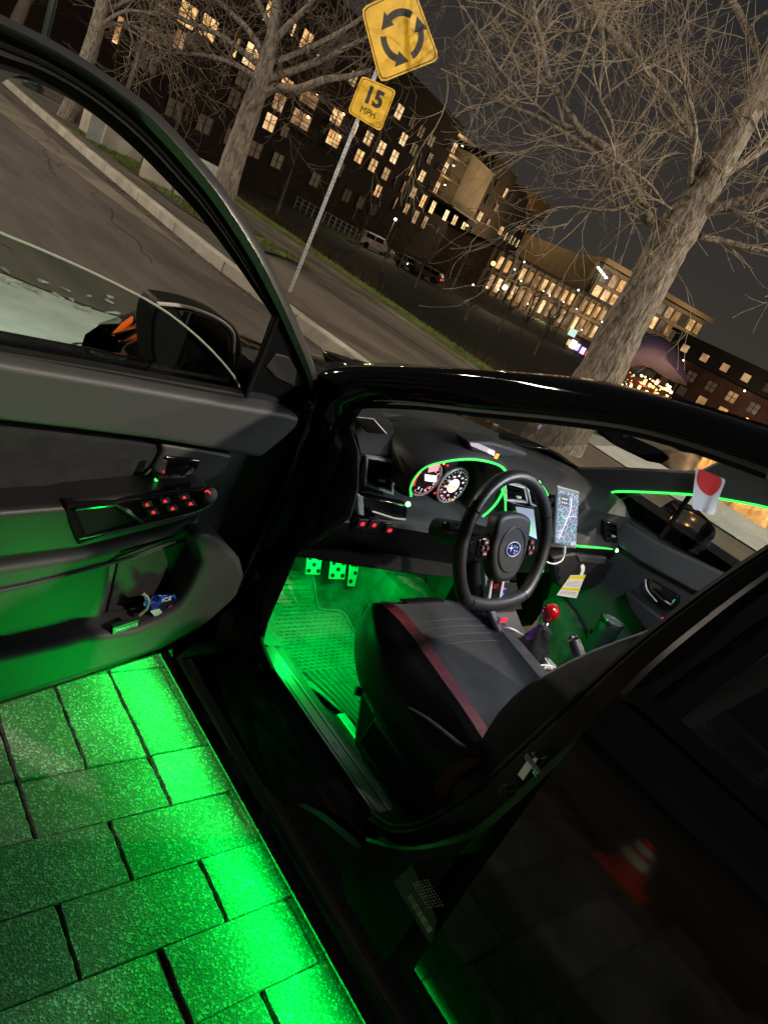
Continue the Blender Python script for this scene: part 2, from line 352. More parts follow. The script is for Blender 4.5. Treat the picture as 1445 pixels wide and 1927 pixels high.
# pale concrete apron in front of the car
m = M(); m.poly([(2.62, -1.2, -0.001), (5.32, -0.45, -0.001), (5.35, -0.2, -0.001), (6.0, 0.9, -0.001), (6.3, 3.0, -0.001), (2.62, 3.0, -0.001)])
apron = m.build('apron', CONC2, kind='structure')
m = M()
for a, b in (((4.05, .62), (4.9, -.42)), ((3.1, 2.4), (6.0, .55)), ((5.9, .8), (5.33, -.35)), ((2.8, .7), (4.1, .55))):
    A = V((*a, 0)); B = V((*b, 0)); d = (B-A).normalized().cross(V((0, 0, 1)))*0.012; pts = []
    for i in range(15):
        t = i/14; j = noise.noise(V((t*9, a[0], 0)))*0.03; pts.append((A.lerp(B, t)+d.normalized()*j))
    m.loft([[p+d+V((0, 0, .0015)) for p in pts], [p-d+V((0, 0, .0015)) for p in pts]], closed=False)
m.build('crack', INK, parent=apron)
# torn debris and leaves lying beyond the apron: irregular flakes
m = M(); rnd = random.Random(3)
for i in range(26):
    cx = rnd.gauss(5.6, .22); cy = rnd.gauss(0.15, .38); L = rnd.uniform(.02, .09); a = rnd.gauss(1.2, .5); n = 6
    pts = [V((cx+math.cos(a)*L*math.cos(2*math.pi*k/n)-math.sin(a)*L*.35*math.sin(2*math.pi*k/n)*rnd.uniform(.5, 1.3), cy+math.sin(a)*L*math.cos(2*math.pi*k/n)+math.cos(a)*L*.35*math.sin(2*math.pi*k/n)*rnd.uniform(.5, 1.3), .012+rnd.uniform(-.006, .012))) for k in range(n)]
    m.prism(pts, (0, 0, -.01))
m.build('leaf_litter', mat('litter', (0.30, 0.29, 0.23), 0.9, var=0.4, vscale=15), kind='stuff')

# island: kerb stones + walk surface
m = M()
isl = [[(x, kerb_y(x)-0.16, 0.148) for x in xr], [(x, ip([(-60, -7.1), (7.8, -6.88), (18.7, -8.35), (45, -13), (80, -20)], x), 0.06) for x in xr]]
m.loft(isl, closed=False)
island = m.build('walkway', WALK, kind='structure')
kerb = empty('kerb', (8, -3.05, 0), kind='structure')
x = -6.0; j = 0
while x < 44:
    L = 1.83; x1 = x+L-0.012; y0, y1 = kerb_y(x), kerb_y(x1); n = V((y0-y1, x1-x, 0)).normalized(); h = 0.15+rnd.uniform(-.004, .004)
    a = V((x, y0, 0)); b = V((x1, y1, 0)); w = 0.16
    q = M().prism([a-V((0, 0, .05)), b-V((0, 0, .05)), b+V((0, 0, h)), a+V((0, 0, h))], -n*w)
    q.build('kerb_stone', CONC, parent=kerb, bevel=0.018); x += L
# far kerb strip + grass verge
def fy(x): return ip([(-60, -7.1), (7.8, -6.88), (18.7, -8.35), (45, -13), (80, -20)], x)
m = M(); m.loft([[(x, fy(x)+.02, .055) for x in xr], [(x, fy(x)+.02, .075) for x in xr], [(x, fy(x)-.17, .075) for x in xr], [(x, fy(x)-.17, .0) for x in xr]], closed=False)
m.build('path_edging', WORN, kind='structure')
m = M(); xg = [q for q in xr if q >= 5.5]
m.loft([[(x, fy(x)-.17, .03) for x in xg], [(x, fy(x)-.55, .07) for x in xg], [(x, fy(x)-1.05, -.03) for x in xg], [(x, fy(x)-1.3, -.3) for x in xg]], closed=False)
m.build('verge', GRASSM, kind='structure')
m = M(); m.quad((-12, -6.85, .082), (5.4, -6.85, .082), (5.4, -8.75, .082), (-12, -8.75, .082)); m.quad((-12, -8.75, .082), (5.4, -8.75, .082), (5.4, -8.75, -3.6), (-12, -8.75, -3.6))
m.build('promenade', CONC2, kind='structure')
# planting bed round the middle tree
m = M(); bed = [(10.6, -4.2), (12.5, -3.85), (16, -4.1), (19.5, -4.7), (20, -5.6), (17, -5.9), (13.4, -6.1), (11.2, -5.4)]
m.poly([(a, b, .152) for a, b in bed]); m.build('planting_bed', SOIL, kind='structure')

def blades(name, n, area, hgt, m_, label=None, zf=None, seed=1, wd=.006):
    r = random.Random(seed); q = M()
    for i in range(n):
        x, y = area(r); z = zf(x, y); a = r.uniform(0, 6.28); h = hgt*r.uniform(.5, 1.2); w = wd*r.uniform(.7, 1.4); l = r.uniform(-.5, .5)*h
        d = V((math.cos(a)*w, math.sin(a)*w, 0)); b = V((x, y, z)); t = b+V((math.sin(a)*l, -math.cos(a)*l, h))
        q.add([b-d, b+d, t], [(0, 1, 2)])
    o = q.build(name, m_, kind='stuff'); o['label'] = label; return o
GRB = mat('grass_blade', (0.13, 0.17, 0.035), 0.8, var=0.4, vscale=2)
REED = mat('reed', (0.24, 0.155, 0.08), 0.9, var=0.4, vscale=.5)
def ar1(r):
    x = 5.6+ (r.random()**1.6)*30; return x, fy(x)-r.uniform(.15, 1.1)
blades('verge_grass', 26000, ar1, .055, GRB, 'short green grass on the verge beyond the walkway', lambda x, y: .03, 2)
def ar2(r):
    while True:
        x = r.uniform(10.8, 19.5); y = r.uniform(-6, -3.95)
        if abs(y+4.95) < .95 and noise.noise(V((x*.9, y*.9, 3))) > -.05: return x, y
blades('bed_grass', 9000, ar2, .07, GRB, 'patchy grass and clover around the middle tree', lambda x, y: .15, 5, .009)
def ar3(r):
    x = 8+67*r.random()**1.5; y = -8.0-(x-7.9)*.14-r.uniform(2.2, 11)-max(0, r.gauss(0, 2)); return x, y
blades('reed_bank', 60000, ar3, .55, REED, 'dry brown reeds on the dark creek bank', lambda x, y: height(x, y)-.05, 8, .05)

def ar4(r):
    k = r.randrange(26); rr = random.Random(900+k); cx = 10+60*rr.random(); cy = -8.0-(cx-7.9)*.14-rr.uniform(2.5, 16); return r.gauss(cx, .8+cx*.012), r.gauss(cy, .8)
blades('bank_scrub', 22000, ar4, 1.3, mat('scrub', (.10, .075, .04), .95, var=.6, vscale=1.5), 'dark leafless scrub in clumps on the creek bank', lambda x, y: height(x, y)-.05, 14, .035)
# pond with ripples
WATER = mat('water', (0.006, 0.008, 0.008), 0.06, spec=0.8); nt, b = nodes(WATER)
geo = nt.nodes.new('ShaderNodeNewGeometry'); mp = nt.nodes.new('ShaderNodeMapping'); mp.inputs['Rotation'].default_value = (0, 0, math.radians(20)); mp.inputs['Scale'].default_value = (1.1, 2.6, 1)
nz = nt.nodes.new('ShaderNodeTexNoise'); nz.inputs['Scale'].default_value = 2.6; nz.inputs['Detail'].default_value = 4
bp = nt.nodes.new('ShaderNodeBump'); bp.inputs['Strength'].default_value = 1.0; bp.inputs['Distance'].default_value = 0.10
nt.links.new(geo.outputs['Position'], mp.inputs[0]); nt.links.new(mp.outputs[0], nz.inputs['Vector']); nt.links.new(nz.outputs[0], bp.inputs['Height']); nt.links.new(bp.outputs[0], b.inputs['Normal'])
m = M(); m.quad((-60, -49, -2.78), (23.5, -49, -2.78), (7, -8.8, -2.78), (-60, -8.8, -2.78)); m.build('pond_water', WATER, kind='structure')

# pavers
paving = M()
paving.quad((-1.6, .35, -.004), (2.62, .35, -.004), (2.62, 3.2, -.004), (-1.6, 3.2, -.004))
paving = paving.build('paving', JOINT, kind='structure')
def paver_mesh(seed, lx, ly):
    r = random.Random(seed); nx, ny = (16, 8) if lx > ly else (8, 16); gx, gy = .0006, .0032
    per = []
    for i in range(nx+1): per.append((-lx/2+gx+(lx-2*gx)*i/nx, -ly/2+gy))
    for i in range(1, ny+1): per.append((lx/2-gx, -ly/2+gy+(ly-2*gy)*i/ny))
    for i in range(1, nx+1): per.append((lx/2-gx-(lx-2*gx)*i/nx, ly/2-gy))
    for i in range(1, ny): per.append((-lx/2+gx, ly/2-gy-(ly-2*gy)*i/ny))
    jit = [(a+r.uniform(-.0003, .0012)*(1 if a < 0 else -1), b+r.uniform(-.0010, .0034)*(1 if b < 0 else -1)) for a, b in per]
    n = len(per)
    vs = [V((a, b, -.05)) for a, b in jit]+[V((a, b, -.0025)) for a, b in jit]+[V((a*.985 if abs(a) > lx*.4 else a, b*.988 if abs(b) > ly*.4 else b, 0)) for a, b in jit]
    fs = [(i, (i+1) % n, n+(i+1) % n, n+i) for i in range(n)]+[(n+i, n+(i+1) % n, 2*n+(i+1) % n, 2*n+i) for i in range(n)]+[tuple(range(2*n, 3*n))]
    me = bpy.data.meshes.new('paver'); me.from_pydata(vs, [], fs); me.materials.append(PAVER); return me
PMA = [paver_mesh(s, .165, .33) for s in range(4)]; PMB = [paver_mesh(s+9, .33, .165) for s in range(4)]
def put_paver(me, x, y):
    o = bpy.data.objects.new('paver', me); COL.objects.link(o)
    place(o, (x, y, .012+rnd.uniform(-.003, .002)), paving); o.rotation_euler = (rnd.gauss(0, .006), rnd.gauss(0, .006), rnd.gauss(0, .004))
row = 0; x = 1.19-.165/2
while x > -1.15:
    off = (0 if row % 2 == 0 else .165)
    y = .888-.33+off-.165 + .165 - .165
    yy = .888+off-.33*2+.165
    while yy < 2.75:
        if yy > .42: put_paver(PMA[rnd.randrange(4)], x, yy)
        yy += .33
    x -= .165; row += 1
x = 1.19+.165; row = 0
while x < 2.5:
    yy = .888-.165*2.5
    while yy < 2.4:
        put_paver(PMB[rnd.randrange(4)], x, yy); yy += .165
    x += .33; row += 1

# ================================================================== CAR
car = empty('sedan', (1.0, 0, 0), 'black sedan with its front door swung open and green footwell lights', 'car')
# --- roof rail and windscreen pillar (driver side)
T = [(560, 716), (597, 706), (640, 690), (760, 689), (900, 695), (1050, 706), (1150, 720), (1300, 760), (1445, 805), (1600, 850), (1800, 915)]
B = [(625, 800), (640, 772), (660, 758), (700, 752), (790, 757), (900, 770), (1050, 785), (1180, 803), (1300, 835), (1445, 885), (1600, 950)]
tt = [(.79), (.78), (.76), (.72), (.68), (.64), (.62), (.61), (.60), (.60), (.60)]
bb = [(.77), (.77), (.77), (.75), (.73), (.71), (.70), (.69), (.68), (.68), (.68)]
Tp = smoothpath([Y(*p, q) for p, q in zip(T, tt)], 4); Bp = smoothpath([Y(*p, q) for p, q in zip(B, bb)], 4)
n = min(len(Tp), len(Bp)); rings = []
for a, b in zip(Tp, Bp):
    mid = a*.55+b*.45; out = V((0, .035, .012))
    rings.append([a, a*.8+b*.2+out*.75, mid+out, a*.2+b*.8+out*.6, b, b+V((-.01, -.05, .012)), a+V((-.02, -.06, -.03))])
m = M(); m.loft(rings); roofrail = m.build('roof_rail', PAINT, car, smooth=True, ang=60)
# green light guide along the rail and the seal below
seal_top = [Y(p[0], p[1]-6, q+.012) for p, q in zip(B[4:], bb[4:])]
m = M(); m.tube(smoothpath(seal_top, 4), .0035, 6); m.build('drip_moulding', GLOSS, car, smooth=True)
# roof skin, header, and far rail
m = M(); rr = []
for a in Tp[27:]: rr.append([V((a.x, a.y+(-a.y*2)*t, a.z-.006)) for t in [i/8 for i in range(9)]])
m.loft(rr, closed=False); m.build('roof', PAINT, car, smooth=True, solid=.02)
# rear of the roof, rear body: seen only in reflections and from the side
m = M()
prof = [(-.55, 1.45), (-1.1, 1.40), (-1.55, 1.16), (-1.95, 1.10), (-2.05, .9), (-2.1, .35)]
m.loft([[V((px_, y*(1 if pz > 1.2 else 1.3), pz - .03*abs(y)/.6)) for y in [-.6, -.3, 0, .3, .6]] for px_, pz in prof], closed=False)
m.build('boot_lid', PAINT, car, smooth=True, solid=.02)

# --- body side below: profile swept along x
def sweep(prof, xs_, name, mt, **k):
    q = M(); q.loft([[V((x, y, z)) for y, z in prof] for x in xs_], closed=False); return q.build(name, mt, car, smooth=True, ang=30, **k)
sill_prof = [(.55, .13), (.74, .155), (.815, .185), (.850, .205), (.858, .222), (.850, .236), (.838, .242), (.836, .262), (.822, .296), (.800, .332), (.785, .352), (.780, .375), (.768, .395), (.742, .405)]
sweep(sill_prof, [-.9, -.3, .2, .7, 1.2, 1.62], 'rocker_panel', PAINT)
m = M(); m.loft([[V((x, y, z)) for y, z in [(.742, .405), (.734, .418), (.728, .402), (.72, .402)]] for x in [.45, 1.14]], closed=False); m.build('door_seal', RUBBER, car, smooth=True)
# scuff plate with its ribs
plate = M().prism([(.52, .722, .404), (1.15, .722, .404), (1.15, .682, .412), (.52, .682, .412)], (0, 0, .004)).build('scuff_plate', mat('scuff_metal', (.16, .165, .17), .35, metal=.4), car, bevel=.002)
m = M()
for y in (.690, .714): m.box((.82, y, .4155-(y-.682)*.2), (.50, .002, .002))
m.build('plate_rib', GLOSS, parent=plate)
text('plate_lettering', 'STI', (.80, .702, .4125), (-1, 0, 0), (0, -1, 0), .016, INK, parent=plate, ext=.0003)
m = M(); m.loft([[V((x, y, z)) for y, z in [(.682, .410), (.650, .405), (.640, .34), (.632, .25)]] for x in [.3, .6, .9, 1.2, 1.4]], closed=False); m.build('sill_trim', DARKTRIM, car, smooth=True)

# --- front jamb: from the seal to the outer edge
inner = [(652, 764), (622, 800), (606, 850), (600, 920), (580, 985), (548, 1035), (515, 1062), (488, 1100), (472, 1150), (478, 1205), (500, 1250)]
outer = [(597, 712), (590, 765), (565, 830), (540, 900), (505, 970), (485, 1020), (462, 1075), (440, 1130), (400, 1180), (360, 1215), (330, 1240)]
m = M(); rg = []
for a, b in zip(sm2(inner, 3), sm2(outer, 3)):
    A = Y(*a, .745); Bq = Y(*b, .85); mid = A.lerp(Bq, .5)+V((.035, 0, 0)); q1 = A.lerp(Bq, .2)+V((.0, .0, 0))
    rg.append([A, q1, A.lerp(Bq, .26)+V((.03, 0, 0)), mid, Bq])
m.loft(rg, closed=False); jamb = m.build('hinge_pillar', JAMB, car, smooth=True, ang=25)
m = M()
for p in [(520, 870), (508, 935), (470, 1040), (548, 900)]: m.lathe(Y(*p, .80), (-1, .3, 0), [(.010, -.02), (.010, 0), (.006, .004), (.0, .004)], 10)
m.build('bolt', JAMB, jamb, smooth=True)
for p_, y_ in (((520, 962), .79), ((486, 1078), .79)): M().box(Y(*p_, y_), (.03, .03, .025)).build('door_hinge', JAMB, jamb, bevel=.006)
m = M(); m.box(Y(527, 957, .80), (.012, .012, .02)); m.build('striker', CHROME, jamb, bevel=.002)
# rubber seal round the opening (the thin line that frames the cabin)
ring = inner[::-1]
sealpts = [Y(p[0], p[1], .74) for p in [(1445, 893), (1300, 842), (1180, 810), (1050, 792), (900, 777), (790, 765), (700, 762), (663, 768), (640, 792), (618, 840), (612, 915), (592, 985), (560, 1038), (527, 1066), (500, 1100), (484, 1150), (490, 1205), (512, 1262)]]
m = M(); m.tube(smoothpath(sealpts, 4), .008, 8); m.build('opening_seal', RUBBER, car, smooth=True)

# --- centre pillar (between front opening and rear door)
pin = [(700, 1530), (740, 1556), (800, 1548), (880, 1500), (940, 1450), (1010, 1385), (1100, 1303), (1200, 1214), (1320, 1120), (1445, 1035), (1600, 940)]
pout = [(690, 1583), (760, 1600), (830, 1592), (892, 1576), (960, 1522), (1035, 1452), (1120, 1375), (1215, 1270), (1330, 1172), (1445, 1085), (1600, 980)]
yin = [.745]*8+[.72, .68, .62]; yout = [.845]*7+[.83, .79, .735, .67]
pi3 = [Y(*p, y) for p, y in zip(pin, yin)]; po3 = [Y(*p, y) for p, y in zip(pout, yout)]
pi3 = smoothpath(pi3, 4); po3 = smoothpath(po3, 4); m = M(); rg = []
for a, b in zip(pi3, po3):
    rg.append([a+V((-.01, -.08, 0)), a, a.lerp(b, .18)+V((.0, .012, 0)), a.lerp(b, .30)+V((-.028, -.004, -.0)), a.lerp(b, .62)+V((-.030, 0, 0)), a.lerp(b, .82)+V((0, .006, 0)), b, b+V((-.03, -.02, -.01))])
m.loft(rg, closed=False); pillar = m.build('centre_pillar', JAMB, car, smooth=True, ang=28)
m = M(); m.tube([p+V((.0, .004, 0)) for p in pi3], .007, 8); m.build('opening_seal', RUBBER, car, smooth=True)
m = M(); m.box(Y(1002, 1440, .80), (.014, .03, .05)); m.tube([Y(993, 1424, .80), Y(993, 1424, .835), Y(1010, 1452, .835), Y(1010, 1452, .80)], .006, 8); m.build('door_striker', CHROME, pillar, bevel=.002)
m = M(); m.lathe(Y(955, 1487, .80), (0, 1, 0), [(.011, -.01), (.011, .012), (.0, .016)], 12); m.build('bolt', JAMB, pillar, smooth=True)
# lower body between pillar and rocker, with the green catching edge
m = M(); lo = [(690, 1583), (760, 1600), (830, 1592), (892, 1576)]
rg = []
for i, p in enumerate(sm2(lo, 4)):
    a = Y(*p, .845); rg.append([a, a+V((0, .012, -.03)), V((a.x, .856, .40)), V((a.x, .850, .345))])
rg = [[V((1.3, .80, .37))]*0 or rg[0][0]+V((.06, -.06, -.06)), rg[0][1]+V((.10, -.03, -.07)), V((rg[0][2].x+.12, .84, .375)), V((rg[0][3].x+.12, .835, .345))] and rg
m.prism([(.22, .832, .345), (.72, .832, .345), (.66, .832, .38), (.53, .832, .43), (.40, .832, .59), (.34, .832, .66), (.22, .832, .9)], (0, -.02, 0)); m.build('inner_plate', INK, car); m = M(); m.loft(rg, closed=False); lower = m.build('pillar_foot', INK, car, smooth=True, ang=30)
lab = M().quad(Y(740, 1660, .862), Y(775, 1626, .862), Y(822, 1730, .862), Y(812, 1782, .862)).build('certification_label', mat('label_dark', (0.03, 0.034, 0.03), 0.5), car)
m = M(); k = 0
A0, A1 = Y(766, 1690, .8632), Y(806, 1757, .8632); dd = (A1-A0)/22; pr = (Y(774, 1683, .8632)-A0)
for i in range(22):
    w = rnd.choice((.3, .45, .7)); a = A0+dd*i; m.quad(a, a+dd*w, a+dd*w+pr, a+pr)
for r_ in range(6):
    a = Y(776+r_*1.5, 1662+r_*2, .8632)+pr*(r_*.45); c = V(a)
    for i in range(10):
        w = rnd.uniform(.35, .8); a = c+dd*i*1.7; m.quad(a, a+dd*w*1.4, a+dd*w*1.4+pr*.22, a+pr*.22)
m.build('label_print', mat('label_ink', (0.45, 0.47, 0.42), 0.6), parent=lab)

# --- rear door
xs2 = [-.62+i*.05 for i in range(19)]
def rdprof(x):
    return [(.845, .385), (.866, .41), (.878, .46), (.882, .56), (.884, .70), (.882, .82), (.876, .93), (.862, 1.01), (.845, 1.05), (.828, 1.062)]
m = M(); m.loft([[V((x, y, z+.03*(.3-x)*(1 if z > .9 else 0))) for y, z in rdprof(x)] for x in xs2+[.305]], closed=False)
m.loft([[V((.305, y, z)), V((.300, y-.03, z))] for y, z in rdprof(.3)], closed=False)
rdoor = m.build('rear_door', PAINT, car, smooth=True, ang=35)
# window frame and glass of the rear door
ft = lambda x, z: .828-(z-1.06)*.42
m = M()
fr_o = [(.300, 1.055), (.27, 1.20), (.245, 1.30), (.20, 1.375), (.05, 1.405), (-.25, 1.40), (-.55, 1.34)]
fr_i = [(.225, 1.085), (.205, 1.19), (.185, 1.27), (.15, 1.32), (.05, 1.345), (-.25, 1.34), (-.55, 1.29)]
rg = []
for a, b in zip(sm2(fr_o, 4), sm2(fr_i, 4)):
    A = V((a[0], ft(*a)+.012, a[1])); Bq = V((b[0], ft(*b)+.008, b[1])); rg.append([A+V((0, -.02, 0)), A, A.lerp(Bq, .4)+V((0, .006, .0)), A.lerp(Bq, .45)+V((0, -.001, 0)), A.lerp(Bq, .9), Bq, Bq+V((0, -.015, 0))])
m.loft(rg, closed=False); m.build('window_frame', GLOSS, rdoor, smooth=True, ang=20)
m = M(); m.poly([V((a, ft(a, b), b)) for a, b in [(.235, 1.06)]+fr_i+[(-.6, 1.28), (-.6, 1.08)]]); m.build('window_glass', DARKGLASS, rdoor)
m = M(); m.loft([[V((x, .832, 1.06)), V((x, .846, 1.067)), V((x, .842, 1.088)), V((x, .828, 1.088))] for x in (.29, 0, -.6)], closed=False); m.build('belt_moulding', GLOSS, rdoor, smooth=True, ang=25)
m = M(); m.box((-.42, .915, .83), (.22, .022, .035)); m.box((-.32, .895, .83), (.03, .03, .03)); m.box((-.52, .895, .83), (.03, .03, .03)); m.build('door_handle', PAINT, rdoor, bevel=.01)
# rear quarter and far side: simple closed skins
m = M(); m.loft([[V((x, y, z)) for y, z in [(.86, .38), (.885, .5), (.885, .8), (.86, 1.02), (.80, 1.10), (.62, 1.16)]] for x in (-.63, -1.0, -1.5)], closed=False)
m.loft([[V((x, y, z)) for y, z in [(.86, .38), (.885, .5), (.885, .8), (.86, 1.02), (.80, 1.10), (.62, 1.13)]] for x in (-1.5, -1.9)], closed=False)
m.build('rear_quarter', PAINT, car, smooth=True)
def wheel(x, y):
    w = M(); w.lathe((x, y, .315), (0, 1 if y > 0 else -1, 0), [(.20, -.16), (.30, -.16), (.315, -.13), (.315, .0), (.30, .03), (.22, .035), (.21, .02)], 32); wo = w.build('wheel', RUBBER, car, smooth=True)
    w = M(); w.lathe((x, y, .315), (0, 1 if y > 0 else -1, 0), [(.212, -.05), (.212, .02), (.20, .02), (.19, -.03), (.0, -.03)], 32)
    s = 1 if y > 0 else -1
    for k in range(10):
        a = k*math.pi/5; w.tube([(x+math.cos(a)*.03, y+s*.01, .315+math.sin(a)*.03), (x+math.cos(a)*.2, y+s*.015, .315+math.sin(a)*.2)], .012, 6)
    w.build('rim', GLOSS, wo, smooth=True)
for x, y in ((-1.35, .78), (2.0, .76), (-1.35, -.78), (2.0, -.76)): wheel(x, y)

# --- bonnet, wings, front end
def hood_z(x, y): 
    base = ip([(1.25, 1.055), (1.45, 1.02), (1.9, .965), (2.3, .90), (2.6, .83), (2.75, .74)], x); return base-.05*(abs(y)/.72)**3 + (.012 if abs(abs(y)-.42) < .09 else 0)
m = M(); hx = [1.40, 1.55, 1.7, 1.85, 2.0, 2.15, 2.3, 2.45, 2.6, 2.70, 2.76]
m.loft([[V((x, y*ip([(1.4, .70), (2.4, .66), (2.76, .55)], x)/.7, hood_z(x, y))) for y in [-.7+i*.1 for i in range(15)]] for x in hx], closed=False)
m.build('bonnet', PAINT, car, smooth=True, ang=60, solid=.006)
m = M(); m.prism([(1.62, -.2, .985), (2.02, -.2, .955), (2.05, -.17, 1.0), (1.7, -.2, 1.03)], (0, .4, 0)); m.build('bonnet_scoop', PAINT, car, bevel=.02)
for s in (1, -1):
    m = M(); rg = []
    for x in [1.30, 1.45, 1.62, 1.8, 2.0, 2.2, 2.38, 2.55, 2.72, 2.84]:
        yo = ip([(1.3, .868), (1.9, .875), (2.2, .85), (2.45, .78), (2.6, .70), (2.84, .50)], x); zt = hood_z(x, .7)+.002; yt = ip([(1.3, .72), (2.3, .64), (2.84, .42)], x)
        arch = math.sqrt(max(0, .36**2-(x-2.0)**2)); zb = max(.26, .315+arch if arch > 0 else 0)
        rg.append([V((x, s*yt, zt)), V((x, s*(yt*.45+yo*.55), zt-.02)), V((x, s*(yo-.015), zt-.09)), V((x, s*yo, lerp(zt, zb, .45))), V((x, s*yo, zb+.03)), V((x, s*(yo-.01), zb)), V((x, s*(yo-.08), zb))])
    m.loft(rg, closed=False); m.build('front_wing', PAINT, car, smooth=True, ang=50)
m = M(); m.loft([[V((x+.0, y, z)) for x, z in [(2.74-.18*abs(y/.7)**2.5, .76), (2.90-.22*abs(y/.7)**2.5, .68), (2.96-.25*abs(y/.7)**2.5, .50), (2.95-.25*abs(y/.7)**2.5, .26), (2.8-.2*abs(y/.7)**2.5, .19)]] for y in [-.82+i*.1 for i in range(17)]+[.82]], closed=False)
m.build('front_bumper', PAINT, car, smooth=True)
for s in (1, -1):
    pts = [(2.34, .69, .845), (2.52, .60, .835), (2.70, .46, .76), (2.80, .40, .70), (2.76, .55, .62), (2.64, .69, .66), (2.46, .775, .735)]
    m = M(); m.prism([V((a, s*b, c)) for a, b, c in pts], (.03, s*.055, .018)); hl = m.build('headlight', CLEAR, car, bevel=.012)
    m = M(); m.prism([V((a, s*b, c)) for a, b, c in pts], (.004, s*.006, .002)); m.build('reflector', mat('lamp_chrome', (.35, .36, .36), .3, metal=.8), hl)
    m = M(); m.prism([V((a, s*(b+.035), c+.008)) for a, b, c in [(2.43, .695, .80), (2.50, .665, .80), (2.56, .665, .75), (2.54, .70, .70), (2.46, .735, .725)]], (.005, s*.008, .003))
    m.build('side_marker', mat('amber', (.75, .10, .01), .3, emit=(1, .13, .01), es=.9), hl, bevel=.004)
    m = M(); m.lathe((2.70, s*.60, .70), (1, 0, 0), [(.045, -.02), (.045, .03), (.03, .04), (0, .04)], 16); m.build('projector', CHROME, hl, smooth=True)
# floor, far sill, firewall
m = M(); rg = []
for y in (.64, .5, .35, .2, .15): rg.append([V((x, y, z)) for x, z in [(-.9, .22), (.3, .235), (1.38, .235), (1.52, .27), (1.72, .42), (1.80, .70)]])
for y, z in ((.10, .32), (.08, .46), (-.08, .46), (-.10, .32)): rg.append([V((x, y, max(z, zz))) for x, zz in [(-.9, .22), (.3, .235), (1.38, .235), (1.52, .27), (1.72, .42), (1.80, .70)]])
for y in (-.15, -.4, -.66): rg.append([V((x, y, z)) for x, z in [(-.9, .22), (.3, .235), (1.25, .235), (1.36, .27), (1.5, .42), (1.6, .70)]])
m.loft(rg, closed=False); m.build('floor_carpet', CARPET, car, smooth=True, ang=50)
m = M(); m.quad((1.80, .8, .25), (1.80, -.8, .25), (1.80, -.8, 1.0), (1.80, .8, 1.0)); m.build('firewall', DARKTRIM, car)
m = M(); m.loft([[V((x, y, z)) for y, z in [(.632, .235), (.645, .38), (.662, .412), (.70, .415), (.722, .43), (.735, .50), (.742, .70), (.745, 1.0)]] for x in (1.148, 1.3, 1.5, 1.8)], closed=False); m.build('kick_panel', TRIM2, car, smooth=True, ang=40)
# undertray
m = M(); m.box((.5, 0, .17), (4.2, 1.3, .02)); m.build('undertray', JAMB, car)

# ---------------------------------------------------------------- dashboard
dash = empty('dashboard', (1.25, 0, .6), parent=car)
WSB = [Z(725, 768, 1.075), Z(800, 786, 1.072), Z(900, 815, 1.065), Z(980, 848, 1.05), Z(1060, 882, 1.02), Z(1110, 905, .99)]
def dash_prof(y):
    b = ip([(-.66, 1.22), (-.4, 1.27), (0, 1.33), (.35, 1.36), (.6, 1.34), (.68, 1.30)], y)
    f = ip([(-.66, 1.10), (0, 1.10), (.2, 1.12), (.6, 1.17), (.68, 1.16)], y)
    zb = ip([(-.66, .985), (-.3, 1.02), (0, 1.045), (.4, 1.07), (.68, 1.055)], y); zf = ip([(-.66, .955), (0, .985), (.25, 1.0), (.6, 1.015), (.68, 1.01)], y)
    rc = .13 if .17 < y < .53 else 0
    return [V((b+.22, y, zb-.01)), V((b, y, zb)), V((lerp(f, b, .5)+rc*.5, y, zb-.004)), V((f+.03+rc, y, zf+.012-rc*.4)), V((f+rc, y, zf-.01-rc*.4)), V((f+.012+rc, y, zf-.10)), V((f+.008, y, .86)), V((f-.03, y, .82)), V((f-.02, y, .76)), V((f+.02, y, .68)), V((f+.06, y, .655)), V((f+.25, y, .67))]
ysd = [-.66, -.6, -.5, -.4, -.3, -.2, -.1, 0, .1, .165, .175, .25, .35, .45, .525, .535, .6, .66, .68]
m = M(); m.loft([dash_prof(y) for y in ysd], closed=False); m.mi = [1 if (i % 11) >= 7 else 0 for i in range(len(m.f))]; m.build('dash_body', [TRIM2, JAMB], dash, smooth=True, ang=50)
m = M(); m.poly(dash_prof(.68)); m.build('dash_end_cap', TRIM2, dash)
# binnacle hood over the gauges
hx0 = [(770, 930), (768, 915), (778, 893), (800, 874), (840, 864), (880, 861), (915, 866), (940, 876), (952, 893), (953, 905)]
arc = smoothpath([X(*p, 1.09) for p in hx0], 4)
m = M(); rg = []
for p in arc:
    c = V((1.09, .345, .93)); o = (p-c).normalized(); rg.append([p+V((.13, 0, -.01)), p+V((.0, 0, 0)), p+V((-.010, 0, 0))+o*.004, p+V((-.004, 0, 0))+o*.011, p+V((.08, 0, .006))+o*.016, p+V((.19, 0, .0))+o*.014])
m.loft(rg, closed=False); hood = m.build('gauge_hood', TRIM2, dash, smooth=True, ang=60)
m = M(); m.tube([p+V((-.008, 0, 0)) for p in arc], .0035, 6); m.build('light_strip', GLED, hood, smooth=True)
m = M(); m.poly([p+V((.12, 0, 0)) for p in arc]+[X(790, 960, 1.2), X(770, 945, 1.2)][::-1][:0]); cl = m.build('instrument_cluster', mat('cluster_face', (.015, .015, .02), .25, emit=(.05, .04, .10), es=.6), dash)
XC = 1.195
